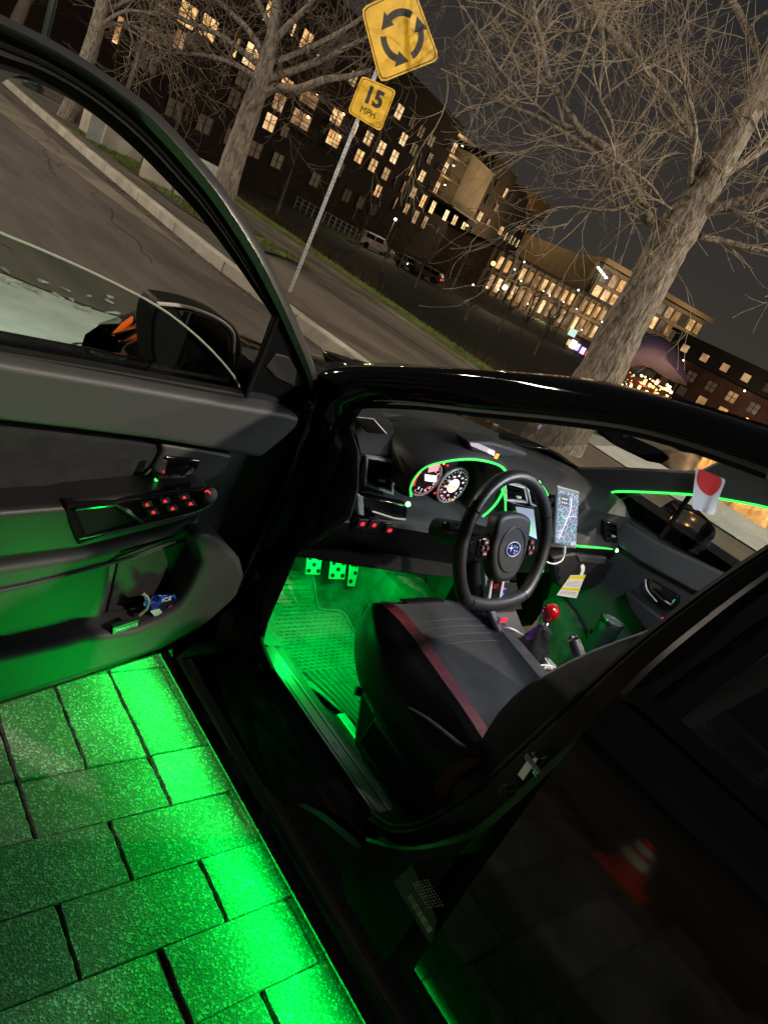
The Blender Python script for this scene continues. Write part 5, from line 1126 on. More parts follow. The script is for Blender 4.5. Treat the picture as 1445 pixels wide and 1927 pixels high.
s2, q2, c2_ = plate([(776, -32), (828, 112), (715, 157), (679, 15)], 'diamond_plate', .012, .95, sg)
ax1 = (q2[1]-q2[3])/2; ax2 = (q2[0]-q2[2])/2; R0 = ((ax1.length+ax2.length)/2)
cc_ = SP(757, 68, .0125)
e1 = (q2[1]-q2[0]); e1.normalize(); uu = V((0, 0, 1)); rr2 = pr_; uu2 = rr2.cross(SNF).normalized()
if uu2.z < 0: uu2 = -uu2
for k in range(3):
    m = M(); a0 = math.radians(-35+k*120); Ro, Ri = R0*.50, R0*.36; rg = []
    for i in range(11):
        a = a0+math.radians(72)*i/10; d = rr2*math.cos(a)+uu2*math.sin(a); rg.append([cc_+d*Ri, cc_+d*Ro])
    m.loft(rg, closed=False)
    a = a0+math.radians(72); d = rr2*math.cos(a)+uu2*math.sin(a); t_ = -rr2*math.sin(a)+uu2*math.cos(a); m.poly([cc_+d*R0*.28, cc_+d*R0*.60, cc_+d*R0*.40+t_*R0*.28])
    m.build('arrow', SIGNK, parent=s2)

# trees -------------------------------------------------------------
def branch(mb, p, d, L, r, depth, rg_, spread=.6, upb=.15, sides=5, wob=.22, rmin=.0022, kk=None):
    n = min(max(4, int(L/.2)+2), 8); path = [V(p)]; rad = [r]; dd = V(d).normalized(); cv = V((rg_.gauss(0, 1), rg_.gauss(0, 1), rg_.gauss(0, 1)))*wob*.35
    for i in range(n):
        dd = (dd+cv+V((rg_.gauss(0, wob*.45), rg_.gauss(0, wob*.45), rg_.gauss(0, wob*.45)+upb*.25))).normalized()
        path.append(path[-1]+dd*L/n); rad.append(max(r*(1-.8*(i+1)/n), rmin))
    mb.tube(path, rad, sides if depth > 1 else (4 if depth == 1 else 3), cap=False)
    if depth <= 0: return
    k = (kk or {3: 5, 2: 4, 1: 4})[min(depth, 3)]
    for j in range(k):
        t = rg_.uniform(.15, 1.0); i = min(int(t*n), n-1); q_ = path[i].lerp(path[i+1], t*n-i); base_ = (path[i+1]-path[i]).normalized()
        s_ = V((rg_.gauss(0, 1), rg_.gauss(0, 1), rg_.gauss(0, 1))).cross(base_).normalized()
        nd = (base_*(1-spread*.2)+s_*spread*rg_.uniform(.5, 1.2)+V((0, 0, upb))).normalized()
        branch(mb, q_, nd, L*rg_.uniform(.45, .8), max(rad[i]*.6, rmin), depth-1, rg_, spread, upb, sides, wob, rmin, kk)
def knobbly(path, rads, sides=18, amp=.06, seed=0):
    """trunk tube with ridged bark relief"""
    path = smoothpath(path, 8); n = len(path); rr = [ip([(i*8, r_) for i, r_ in enumerate(rads)], k) for k in range(n)]
    q_ = M(); rings = []; 
    for i, p in enumerate(path):
        t = (path[min(i+1, n-1)]-path[max(i-1, 0)]).normalized(); a = V((0, 1, 0)); a = (a-t*a.dot(t)).normalized(); b_ = t.cross(a)
        ring_ = []
        for k in range(sides):
            an = 2*math.pi*k/sides; f = 1+amp*noise.noise(V((k*.9+seed, i*.35, seed)))+amp*.6*math.sin(k*2.1+noise.noise(V((i*.2, seed, k*.1)))*3)
            ring_.append(p+(a*math.cos(an)+b_*math.sin(an))*rr[i]*f)
        rings.append(ring_)
    q_.loft(rings); return q_
# big tree by the windscreen: trunk and limbs stand in the vertical plane through the trunk
TB = V((4.45, -5.41, 0)); TN = V((TB.x-CAM.x, TB.y-CAM.y, 0)).normalized()
def TP(px, py, dep=0.0): return on(px, py, TB+TN*dep, TN)
PXM = lambda p: (p-CAM).dot(FW)/F_PX
bt_ = empty('bare_tree', TB, 'large leafless tree with furrowed bark rising behind the windscreen', 'tree')
tp = [(985, 935), (1000, 880), (1040, 850), (1085, 775), (1132, 700), (1172, 620), (1215, 545), (1252, 470), (1280, 425), (1318, 370), (1352, 310), (1385, 255), (1420, 190), (1450, 120), (1485, 40), (1510, -40)]
tw = [62, 53, 49, 45, 42, 39, 37, 38, 39, 28, 26, 24, 21, 19, 16, 14]
q_ = knobbly([TP(*p) for p in tp], [w*PXM(TP(*p)) for p, w in zip(tp, tw)], 26, .07, 1); q_.build('trunk', BARK, bt_, smooth=True, ang=180)
limbs = [
    ([(1250, 455), (1228, 422), (1205, 375), (1172, 317), (1135, 275), (1092, 246), (1060, 190), (1034, 145), (1018, 80), (1006, 25), (1000, -30)], [15, 12, 11, 11, 11, 10, 8, 7, 6, 5, 4], -.5),
    ([(1318, 330), (1308, 277), (1296, 246), (1271, 209), (1230, 155), (1191, 105), (1155, 65), (1132, 43), (1092, 0), (1060, -40)], [16, 14, 13, 12, 11, 10, 10, 9, 8, 7], .2),
    ([(1290, 425), (1320, 402), (1348, 391), (1390, 378), (1445, 363), (1500, 350)], [18, 15, 14, 12, 11, 9], -.3),
    ([(1290, 440), (1308, 443), (1340, 450), (1370, 456), (1410, 467), (1445, 474), (1500, 490)], [12, 10, 9, 8, 7, 7, 6], .4),
    ([(1350, 392), (1376, 397), (1412, 418), (1445, 440), (1490, 470)], [9, 8, 7, 6, 5], -.6),
    ([(1340, 350), (1360, 330), (1392, 308), (1431, 283), (1480, 250)], [14, 12, 11, 10, 8], .3),
    ([(1385, 255), (1400, 225), (1425, 205), (1460, 190), (1500, 180)], [12, 11, 10, 9, 8], -.2),
    ([(1440, 130), (1423, 92), (1405, 55), (1385, 15), (1370, -10), (1350, -50)], [13, 11, 10, 9, 8, 7], .5),
    ([(1302, 370), (1299, 326), (1303, 290), (1308, 246), (1300, 200), (1286, 160), (1290, 120)], [8, 7, 7, 6, 5, 4, 3], -.7),
    ([(1240, 440), (1220, 400), (1170, 350), (1120, 290), (1060, 250), (1000, 215), (930, 190), (870, 150), (830, 130)], [9, 8, 8, 7, 6, 5, 4, 3, 2], 1.2),
    ([(1170, 317), (1155, 270), (1150, 230), (1130, 190), (1118, 150), (1112, 118)], [6, 5, 5, 4, 3, 2], -.9),
    ([(1290, 410), (1250, 385), (1225, 350), (1180, 315), (1150, 300)], [5, 4, 4, 3, 2], -1.0),
    ([(1092, 246), (1040, 225), (990, 180), (940, 130), (900, 60), (870, 10)], [6, 5, 4, 3, 3, 2], .5),
    ([(1230, 430), (1180, 400), (1130, 395), (1090, 400), (1060, 430)], [4, 4, 3, 2, 2], -.4),
    ([(1130, 45), (1080, 60), (1020, 50), (960, 20), (900, -20)], [5, 4, 3, 3, 2], .8)]
rg_ = random.Random(11); tw_ = M()
for pts, w, dep in limbs:
    P3 = [TP(*p, dep*i/len(pts)) for i, p in enumerate(pts)]; rr = [a*PXM(b_)*.72 for a, b_ in zip(w, P3)]
    P4 = smoothpath(P3, 3); r4 = [ip([(i*3, r_) for i, r_ in enumerate(rr)], k) for k in range(len(P4))]
    mb = M(); mb.tube(P4, r4, 9); mb.build('limb', BARK, bt_, smooth=True, ang=180)
    for i in range(2, len(P4)-1):
        nb = rg_.choice((0, 0, 1)) if rr[0] > .03 else rg_.choice((0, 0, 1, 1, 2))
        for _ in range(nb):
            base_ = (P4[i+1]-P4[i]).normalized(); s_ = V((rg_.gauss(0, 1), rg_.gauss(0, 1), rg_.gauss(0, 1)))
            nd = (base_*.55+s_.normalized()*.8+V((0, 0, .12))).normalized()
            branch(tw_, P4[i], nd, rg_.uniform(.6, 1.6), rg_.uniform(.007, .012), rg_.choice((1, 2, 2)), rg_, .6, .05, 4, .36, .0026)
tw_.build('twigs', TWIG, bt_, smooth=True, kind='stuff', ang=180)

def vtree(nm, label, basepx, zb, path_px, wid, limb_px, seed, tm, dens=1.0, gm=None, Lr=(.5, 1.7)):
    b0 = Z(*basepx, zb); tn = V((b0.x-CAM.x, b0.y-CAM.y, 0)).normalized(); e = empty(nm, b0, label, 'tree', 'bare street trees')
    P = lambda x, y, dep=0: on(x, y, b0+tn*dep, tn); rr = random.Random(seed)
    pp = [P(*p) for p in path_px]; knobbly(pp, [w*PXM(q_) for w, q_ in zip(wid, pp)], 18, .06, seed).build('trunk', BARK, e, smooth=True, ang=180)
    t_ = M()
    for pts, w, dep in limb_px:
        P3 = [P(*p, dep*i/len(pts)) for i, p in enumerate(pts)]; r3 = [a*PXM(b_) for a, b_ in zip(w, P3)]; P4 = smoothpath(P3, 3); r4 = [ip([(i*3, r_) for i, r_ in enumerate(r3)], k) for k in range(len(P4))]
        mb = M(); mb.tube(P4, r4, 7); mb.build('limb', BARK, e, smooth=True, ang=180)
        for i in range(2, len(P4)-1):
            for _ in range(rr.choice((1, 1, 2))):
                base_ = (P4[i+1]-P4[i]).normalized(); nd = (base_*.55+V((rr.gauss(0, 1), rr.gauss(0, 1), rr.gauss(0, 1))).normalized()*.8+V((0, 0, .1))).normalized()
                branch(t_, P4[i], nd, rr.uniform(*Lr), rr.uniform(.010, .02), rr.choice((1, 2, 2)), rr, .65, .04, 4, .32, .0045)
    t_.build('twigs', tm, e, smooth=True, kind='stuff', ang=180); return e
vtree('bare_tree', 'middle leafless street tree beside the concrete block, left of the sign post', (405, 420), .15,
      [(395, 450), (405, 420), (425, 350), (447, 280), (466, 225), (486, 165), (500, 120), (512, 70), (520, 10), (528, -50)], [34, 29, 23, 21, 20, 18, 15, 12, 9, 7],
      [([(495, 175), (520, 165), (560, 168), (610, 150), (660, 143), (700, 130)], [11, 9, 8, 7, 5, 3], -.5), ([(490, 150), (530, 140), (590, 118), (640, 95), (690, 70)], [9, 8, 7, 5, 3], .8),
       ([(500, 110), (470, 60), (430, 20), (390, -20)], [8, 6, 5, 4], .5), ([(505, 90), (540, 50), (580, 10), (610, -30)], [8, 6, 5, 4], -.6), ([(488, 150), (440, 120), (390, 105), (330, 100)], [6, 5, 4, 2], -.8),
       ([(512, 60), (490, 10), (470, -30)], [6, 5, 4], .4), ([(500, 120), (560, 100), (640, 60), (700, 20), (740, -10)], [6, 5, 4, 3, 2], 1.5), ([(495, 130), (420, 70), (350, 40), (300, 10)], [6, 5, 4, 3], 1.8)], 21, TWIGD)
vtree('bare_tree', 'second leafless street tree behind the pale concrete cube', (130, 225), .15,
      [(120, 245), (130, 222), (148, 170), (163, 120), (178, 70), (190, 25), (200, -20)], [24, 20, 17, 15, 14, 13, 11],
      [([(188, 30), (220, 10), (260, -10)], [6, 5, 4], .4), ([(185, 50), (230, 45), (280, 60), (320, 75)], [5, 4, 3, 2], 1.0), ([(180, 60), (215, 30), (250, 20), (300, 30)], [4, 4, 3, 2], -1.0)], 31, TWIG, Lr=(.8, 2.2))
vtree('bare_tree', 'farthest street tree at the top left beside the green lamp post', (10, 95), .15,
      [(0, 120), (10, 92), (30, 45), (45, 10), (60, -30)], [15, 14, 12, 11, 10], [([(40, 20), (60, 0), (80, -20)], [5, 4, 3], .4)], 37, TWIGD)
# green lamp post
lb = Z(62, 168, .15); lpo = empty('lamp_post', lb, 'dark green cast lamp post with a flared base on the walkway', 'lamp post')
LG = mat('lamp_green', (.012, .04, .03), .4, coat=.3)
M().lathe(lb, (0, 0, 1), [(.34, 0), (.34, .12), (.28, .18), (.26, .5), (.20, .6), (.15, .9), (.13, 1.1)], 16).build('post_base', LG, lpo, smooth=True)
M().lathe(lb+V((0, 0, 1.0)), (0, 0, 1), [(.12, 0), (.10, 4.5)], 12).build('post', LG, lpo, smooth=True)
M().lathe(lb+V((0, 0, 5.5)), (0, 0, 1), [(.05, 0), (.22, .15), (.26, .5), (.15, .75), (0, .8)], 16).build('lantern', LG, lpo, smooth=True)
# concrete blocks on the island
def blk(ax_, bx_, hgt, dep, nm, label, mt):
    a = Z(*ax_, .15); b_ = Z(*bx_, .15); d = (b_-a); n_ = V((d.y, -d.x, 0)).normalized()
    if n_.dot(a-CAM) < 0: n_ = -n_
    M().prism([a, b_, b_+V((0, 0, hgt)), a+V((0, 0, hgt))], n_*dep).build(nm, mt, label=label, cat='concrete block', bevel=.02)
blk((148, 243), (190, 276), .80, .9, 'concrete_block', 'pale square concrete block at the foot of the second tree', CONC)
blk((193, 277), (234, 292), .72, .5, 'concrete_block', 'small grey concrete block against the pale square one', GREYBLK)
blk((260, 331), (322, 364), .80, .5, 'concrete_block', 'beige half of the long concrete block beside the middle tree', CONC)
blk((325, 366), (374, 394), .80, .5, 'concrete_block', 'whiter half of the long concrete block nearest the middle tree', CONC2)

# ================================================================== BUILDINGS
class Facade:
    def __init__(s, x, y, ang):
        a = math.radians(ang); s.P = V((x, y, 0)); s.D = V((math.cos(a), -math.sin(a), 0)); s.N = V((-math.sin(a), -math.cos(a), 0))
        if s.N.dot(s.P-CAM) > 0: s.N = -s.N
    def px(s, x, y, off=0): p = on(x, y, s.P+s.N*off, s.N)-s.P; return p.dot(s.D), p.z
    def at(s, u, z, off=0): return s.P+s.D*u+V((0, 0, z))+s.N*off
    def box(s, m_, u0, u1, z0, z1, o0, o1): return m_.prism([s.at(u0, z0, o1), s.at(u1, z0, o1), s.at(u1, z1, o1), s.at(u0, z1, o1)], -s.N*(o1-o0))
BRICKD = mat('dark_brick', (.026, .015, .012), .9, var=.25, vscale=.4)
WALLK = mat('dark_render', (.018, .015, .014), .9)
FRAMEK = mat('window_frame_dark', (.02, .018, .016), .6)
def litmat(nm, c, e, pattern=0):
    m_ = mat(nm, (.02, .02, .02), .4, emit=c, es=e)
    if pattern:
        nt, b = nodes(m_); geo = nt.nodes.new('ShaderNodeNewGeometry'); n_ = nt.nodes.new('ShaderNodeTexNoise'); n_.inputs['Scale'].default_value = pattern; n_.inputs['Detail'].default_value = 3
        r = nt.nodes.new('ShaderNodeValToRGB'); r.color_ramp.elements[0].position = .38; r.color_ramp.elements[0].color = (c[0]*.45, c[1]*.36, c[2]*.28, 1); r.color_ramp.elements[1].position = .6; r.color_ramp.elements[1].color = (*c, 1)
        nt.links.new(geo.outputs['Position'], n_.inputs['Vector']); nt.links.new(n_.outputs[0], r.inputs[0]); nt.links.new(r.outputs[0], b.inputs['Emission Color'])
    return m_
LIT = [litmat('lit_window_a', (1.0, .60, .24), 1.3, .5), litmat('lit_window_b', (1.0, .66, .34), 1.4, .4), litmat('lit_window_c', (.95, .50, .18), 1.0, .6)]
MID = [litmat('mid_window_a', (.80, .45, .18), .5, .6), litmat('mid_window_b', (.85, .5, .25), .65, .5)]
DIM = [litmat('dim_window', (.6, .38, .2), .045), litmat('dim_window_b', (.6, .35, .2), .085)]
SHOP = litmat('shop_light', (1.0, .72, .38), 1.5, .9); WHITELIT = litmat('white_light', (1.0, .93, .82), 7)
_wc = {}
def window(fc, par, u, z, w, h, mt, cross=True, off=.04):
    key = (round(w, 1), round(h, 1), cross, id(fc), mt.name)
    if key not in _wc:
        f_ = M(); t = .10
        def bx(a0, a1, b0, b1, o0, o1): f_.prism([fc.D*a0+V((0, 0, b0))+fc.N*o1, fc.D*a1+V((0, 0, b0))+fc.N*o1, fc.D*a1+V((0, 0, b1))+fc.N*o1, fc.D*a0+V((0, 0, b1))+fc.N*o1], -fc.N*(o1-o0))
        bx(-w/2, w/2, h/2-t, h/2, -.02, .12); bx(-w/2, w/2, -h/2, -h/2+t, -.02, .16); bx(-w/2, -w/2+t, -h/2+t, h/2-t, -.02, .12); bx(w/2-t, w/2, -h/2+t, h/2-t, -.02, .12)
        if cross and w > 1.3: bx(-.05, .05, -h/2+t, h/2-t, -.02, .10); bx(-w/2+t, -.06, -.05, .05, -.02, .09); bx(.06, w/2-t, -.05, .05, -.02, .09)
        me = bpy.data.meshes.new('window'); me.from_pydata(f_.v, [], f_.f); me.materials.append(FRAMEK)
        g_ = M(); g_.quad(fc.D*(-w/2+t), fc.D*(w/2-t), fc.D*(w/2-t)+V((0, 0, h-2*t)), fc.D*(-w/2+t)+V((0, 0, h-2*t))); g_.v = [p+V((0, 0, -h/2+t))+fc.N*.02 for p in g_.v]
        mg = bpy.data.meshes.new('pane'); mg.from_pydata(g_.v, [], g_.f); mg.materials.append(mt); _wc[key] = (me, mg)
    me, mg = _wc[key]; c = fc.at(u, z, off)
    o = bpy.data.objects.new('window', me); COL.objects.link(o); place(o, c, par)
    p = bpy.data.objects.new('pane', mg); COL.objects.link(p); place(p, c, o)
# --- A: dark apartment block
FA = Facade(110.5, -85.6, 65); GA = -3.2
A = empty('apartment_building', FA.at(0, GA), 'long dark brick apartment block with scattered warm lit windows and an open lit stairwell', 'building')
m = M(); FA.box(m, -125, 17, GA, 21.5, -22, 0); m.build('wall', BRICKD, A)
m = M(); FA.box(m, -125, 17.4, 21.5, 22.4, -22, .4); m.build('roof', WALLK, A)
m = M(); FA.box(m, 17, 21, GA, 5.5, -22, 0); FA.box(m, 21, 42, GA, 6.3, -22, -.0); m.build('wall', BRICKD, A)
ut0 = FA.px(886, 288)[0]; ut1 = FA.px(934, 306)[0]; ust = FA.px(836, 280)[0]; uz = FA.px(840, 379)[1]; zt = FA.px(886, 288)[1]
print('tower', ust, ut0, ut1, uz, zt)
TW = mat('tower_concrete', (.30, .235, .16), .85, var=.15, vscale=.25)
m = M(); FA.box(m, ut0, ut1, uz, zt, -10, .6); m.build('concrete_tower', TW, A)
m = M(); FA.box(m, ust, ut0, uz, zt, -4, -2.4); m.build('stair_back_wall', TW, A)
fl_n = 3
for k in range(fl_n+1):
    zz = lerp(uz, zt+1.5, k/fl_n); m = M(); FA.box(m, ust-.5, ut0, zz-.25, zz, -2.4, .5); m.build('landing_slab', TW, A)
    if k < fl_n:
        m = M()
        for i in range(22): u = lerp(ust, ut0, i/21); FA.box(m, u-.04, u+.04, zz, zz+1.0, .3, .38)
        FA.box(m, ust, ut0, zz+1.0, zz+1.08, .28, .4); m.build('railing', FRAMEK, A)
        for t_ in (.2, .75):
            q_ = FA.at(lerp(ust, ut0, t_), zz+2.6, -1.0); M().lathe(q_, (0, 0, -1), [(.0, -.1), (.22, -.05), (.22, .05), (0, .12)], 10).build('stair_lamp', WHITELIT, A)
        light('stairwell_lamp', 'POINT', FA.at(lerp(ust, ut0, .5), zz+2.3, -.6), 300, (1, .74, .36), .3)
        window(FA, A, lerp(ust, ut0, .72), zz+1.45, 2.4, 2.4, LIT[1], off=-2.35); window(FA, A, lerp(ust, ut0, .25), zz+1.45, 1.4, 2.4, LIT[0], off=-2.35)
light('tower_lamp', 'POINT', FA.at(ut0+9, uz+9, 13), 3600, (1, .70, .38), .3)
m = M(); 
for i in range(30): u = lerp(ut0-1, ut1+1, i/29); FA.box(m, u-.04, u+.04, uz-.2, uz+1.1, 1.6, 1.66)
FA.box(m, ut0-1, ut1+1, uz+1.1, uz+1.2, 1.56, 1.7); FA.box(m, ut0-1, ut1+1, uz-.5, uz-.2, 0, 1.8); m.build('terrace', FRAMEK, A)
m = M(); FA.box(m, ut1, 62, GA, 23.4, -20, -.3); m.build('wall', BRICKD, A)
m = M(); FA.box(m, 62, 92, GA, 21.0, -20, -.3); m.build('wall', WALLK, A)
m = M(); FA.box(m, 80, 96, 19.5, 24.0, -14, 1.0); m.build('penthouse', mat('penthouse_ochre', (.20, .115, .035), .8, emit=None), A)
light('roof_lamp', 'POINT', FA.at(88, 26, 14), 700, (1, .72, .35), .3)
for k in range(6):
    m = M(); FA.box(m, 88, 98-k*.5, 1+k*3.05, 1.3+k*3.05, -8, 2.0); m.build('balcony', WALLK, A)
wins = [(221, 56, 1.0, 2.6, 0), (352, 28, 2.9, 2.3, 0), (392, 52, 2.9, 2.3, 0), (337, 75, 1.8, 2.0, 2), (444, 90, .8, 2.2, 0), (510, 27, 2.9, 2.4, 0), (551, 56, .8, 1.6, 1), (576, 77, 2.8, 2.4, 0), (604, 98, 2.0, 1.8, 1),
        (472, 105, 3.0, 2.6, 1), (456, 146, 2.6, 2.2, 3), (440, 184, 2.4, 2.0, 4), (423, 71, 2.2, 2.0, 4), (540, 154, 3.0, 1.0, 0), (524, 192, 2.8, 2.2, 2), (581, 185, 4.8, 2.0, 2), (507, 230, 2.8, 2.2, 1), (566, 225, 5.0, 2.1, 2), (536, 245, 2.0, 1.8, 3),
        (608, 95, 2.4, 1.6, 3), (625, 118, 1.6, 1.6, 3), (664, 148, 2.4, 2.0, 2), (750, 210, 2.9, 2.3, 1), (775, 228, 2.4, 2.0, 4), (633, 220, 3.6, 2.1, 0), (668, 245, .9, 2.2, 0), (627, 261, 4.2, 2.2, 0), (651, 280, .9, 2.2, 0),
        (692, 260, 2.9, 2.1, 1), (717, 278, 2.9, 2.1, 1), (741, 295, 2.9, 2.2, 1), (758, 262, 2.8, 2.1, 1), (675, 294, 2.9, 2.1, 0), (701, 311, 2.9, 2.1, 1), (725, 327, 2.8, 2.1, 2), (773, 320, .9, 2.2, 0), (793, 331, 2.9, 2.1, 1),
        (808, 298, 2.4, 2.0, 3), (744, 340, .8, 2.0, 3), (758, 351, .9, 2.2, 2), (777, 362, 2.7, 2.1, 2), (795, 378, 2.6, 2.6, 0), (813, 390, 2.6, 2.6, 0), (838, 405, 2.7, 2.4, 1), (854, 415, 3.0, 2.4, 0), (871, 427, 3.0, 2.3, 1),
        (710, 359, 2.7, 2.1, 0), (743, 382, .8, 2.3, 2), (764, 392, 2.4, 2.0, 2), (781, 408, 2.4, 2.6, 2), (798, 418, 2.4, 2.6, 2), (823, 433, 2.2, 1.6, 4), (888, 436, 2.4, 1.8, 4),
        (934, 349, 2.6, 2.2, 4), (950, 363, 2.2, 2.5, 1), (960, 371, 1.8, 2.2, 3), (918, 377, 2.8, 2.2, 4), (933, 391, 2.4, 2.0, 2), (974, 379, 2.6, 2.2, 4), (902, 407, 3.4, 2.3, 1), (918, 418, 2.2, 1.8, 2), (942, 434, 3.6, 2.3, 1),
        (958, 407, 3.0, 2.2, 4), (951, 444, 1.1, 2.4, 1), (960, 450, 1.1, 2.4, 1), (966, 454, 1.1, 2.4, 1), (973, 458, 1.3, 2.4, 1), (966, 417, 1.1, 2.2, 3), (977, 425, 1.2, 2.2, 2), (984, 430, 1.2, 2.2, 2), (990, 434, 1.2, 2.2, 2),
        (942, 470, 1.2, 2.0, 3), (950, 475, 1.2, 2.0, 3), (958, 480, 1.2, 2.0, 3), (966, 485, 1.2, 2.0, 3)]
rw_ = random.Random(2)
for x_, y_, w, h, k in wins:
    u, z = FA.px(x_, y_); mt = [LIT[0], LIT[1], MID[rw_.randrange(2)], DIM[1], DIM[0]][k]
    window(FA, A, u, z, w*.95, h*.97, mt, cross=w > 1.5)
for x_, y_ in [(581, 187), (566, 228), (633, 222), (627, 264), (871, 429)]:
    u, z = FA.px(x_, y_); m = M(); FA.box(m, u-3, u+3, z-1.5, z-1.3, 0, 1.3); b_ = m.build('balcony', WALLK, A)
    m = M(); FA.box(m, u-3, u+3, z-.5, z-.42, 1.2, 1.28)
    for i in range(14): uu_ = u-3+6*i/13; FA.box(m, uu_-.03, uu_+.03, z-1.3, z-.5, 1.2, 1.26)
    m.build('railing', FRAMEK, b_); M().lathe(FA.at(u+.6, z+.9, .5), (0, 0, 1), [(0, -.2), (.22, -.1), (.22, .1), (0, .2)], 8).build('balcony_lamp', litmat('porch', (1, .55, .22), 6), b_)
# window grid on unlit floors, dim
for i in range(16):
    for k in range(6):
        u = -62+i*5.3; z = 1.6+k*3.0
        if rw_.random() < .35 and not any(abs(FA.px(a, b_)[0]-u) < 3.6 and abs(FA.px(a, b_)[1]-z) < 2.4 for a, b_, *_ in wins): window(FA, A, u, z, 2.8, 2.0, DIM[0])
# --- B: two-storey commercial block
FB = Facade(93.6, -102.3, 102.4); GB = -3.4
Bb = empty('commercial_building', FB.at(0, GB), 'low commercial block with two rows of bright shop windows between pale piers', 'building')
CREAM = mat('cream_stone', (.20, .15, .095), .85, var=.2, vscale=.5)
m = M(); FB.box(m, -3, 34, GB, 5.0, -18, 0); m.build('wall', CREAM, Bb)
m = M(); FB.box(m, -3.3, 34.4, 5.0, 5.6, -18, .5); m.build('roof', WALLK, Bb)
for i in range(19):
    u = -1.5+i*1.95; m = M(); FB.box(m, u-.28, u+.28, GB, 4.9, 0, .35); m.build('pier', CREAM, Bb)
    for z, h in ((3.1, 2.4), (-.6, 2.8)): window(FB, Bb, u+.975, z, 1.25, h, (LIT+MID+MID+[DIM[1]])[rw_.randrange(8)], cross=False)
m = M(); FB.box(m, -3, 34, 1.1, 1.5, 0, .5); m.build('cornice', CREAM, Bb)
for i in range(9): q_ = FB.at(1+i*3.9, 1.9 if i % 2 else -1.2, 1.2); M().lathe(q_, (0, 0, 1), [(0, -.17), (.17, 0), (0, .17)], 8).build('wall_lamp', WHITELIT, Bb)
for x_, y_ in [(0, 0)]: light('shop_lamp', 'POINT', FB.at(8, 0, 7), 1800, (1, .75, .45), .4); light('shop_lamp', 'POINT', FB.at(24, 0, 7), 1800, (1, .75, .45), .4)
# --- C: modern block with the long lit roof
HC = 13.3; cx0, cy0 = 92.2, -129.0
FC1 = Facade(cx0, cy0, 103.0); FC2 = Facade(cx0, cy0, -138.2+180)
Cc = empty('modern_building', FC1.at(0, -3), 'modern block with a long cantilevered roof and glazed upper floor', 'building')
TAN = mat('tan_soffit', (.30, .20, .11), .7)
u2 = FC2.px(1012, 470); sgn = 1 if u2[0] > 0 else -1
m = M(); FC1.box(m, 0, 36, 4.2, 12.0, -30, 0); m.build('wall', CREAM, Cc)
m = M(); c0 = FC1.at(-.8, 12.3, .8); e1_ = FC1.at(37, 12.3, .8); far2 = FC2.at(sgn*92, 12.3, 1.0); m.prism([c0, e1_, e1_-FC1.N*22, far2], (0, 0, 1.0)); m.build('roof', TAN, Cc)
m = M(); c0 = FC1.at(0, 4.5, 0); far2 = FC2.at(sgn*84, 4.5, 0); m.prism([c0, far2, far2+V((0, 0, 7.6)), c0+V((0, 0, 7.6))], V((0, 0, 0))+V((.4, -.4, 0))); m.build('wall', mat('louvre_wall', (.22, .16, .10), .7), Cc)
for i in range(40):
    u = sgn*(1+i*2.0); m = M(); FC2.box(m, u-.22, u+.22, 4.6, 12.0, .7, 1.5); m.build('fin', TAN, Cc)
for i in range(13):
    for z, h in ((9.9, 2.6), (6.6, 2.8)): window(FC1, Cc, 1.6+i*2.75, z, 2.3, h, (MID+[LIT[2], LIT[0], DIM[0], DIM[1], LIT[1]])[rw_.randrange(7)], cross=False, off=.05)
light('roof_wash', 'POINT', FC2.at(sgn*30, 9, 12), 9000, (1, .74, .4), .5); light('roof_wash', 'POINT', FC1.at(6, 9, 9), 3000, (1, .78, .5), .5); light('roof_wash', 'POINT', FC1.at(28, 9, 9), 2500, (1, .78, .5), .5)
for i in range(4): M().lathe(FC1.at(-1.5-i*.2+i*1.2, 10.8-i*.3, .6), (0, 0, 1), [(0, -.3), (.45, 0), (0, .3)], 8).build('ceiling_lamp', litmat('cold_light%d' % i, (.95, 1, .85), 5), Cc)
m = M(); FC1.box(m, -2, 3.5, 3.4, 3.7, 0, .6); m.build('blue_sign_strip', litmat('blue_strip', (.10, .06, 1), 3.0), Cc)
m = M(); FC1.box(m, 0, 36, -3, 4.2, -20, -.6); m.build('wall', WALLK, Cc)
# --- D: low brick block on the right
FD_ = Facade(51.9, -95.2, 180.0); GD = -2.8
Dd = empty('brick_building', FD_.at(10, GD), 'low red brick block with a dark upper storey and few lit windows', 'building')
sg2 = 1 if FD_.px(1400, 700)[0] > 0 else -1
print('D sign', sg2, FD_.px(1277, 622), FD_.px(1400, 700), FD_.px(1420, 790))
REDB = mat('red_brick', (.075, .032, .022), .9, var=.25, vscale=.6)
m = M(); FD_.box(m, *sorted((0, sg2*75)), GD, 2.2, -18, 0); m.build('wall', REDB, Dd)
m = M(); FD_.box(m, *sorted((-sg2*.5, sg2*75)), 2.2, 5.0, -18, -.5); m.build('upper_wall', WALLK, Dd)
m = M(); FD_.box(m, *sorted((-sg2*1, sg2*75)), 5.0, 5.35, -18, .3); m.build('roof', WALLK, Dd)
for i in range(16):
    u = sg2*(2+i*3.2); window(FD_, Dd, u, 3.5, 1.3, 1.2, (DIM+DIM+[MID[0], DIM[0], DIM[0], MID[1]])[rw_.randrange(8)], cross=False, off=-.4)
    window(FD_, Dd, u, .6, 1.6, 1.5, (DIM+DIM+[DIM[0], MID[0], DIM[0]])[rw_.randrange(7)]); window(FD_, Dd, u, -1.6, 1.5, 1.4, (DIM+DIM+[MID[0], LIT[2]])[rw_.randrange(6)], cross=False)
    if i % 3 == 0: M().lathe(FD_.at(u+1.2, 2.0, .6), (0, 0, 1), [(0, -.15), (.15, 0), (0, .15)], 8).build('wall_lamp', WHITELIT, Dd)
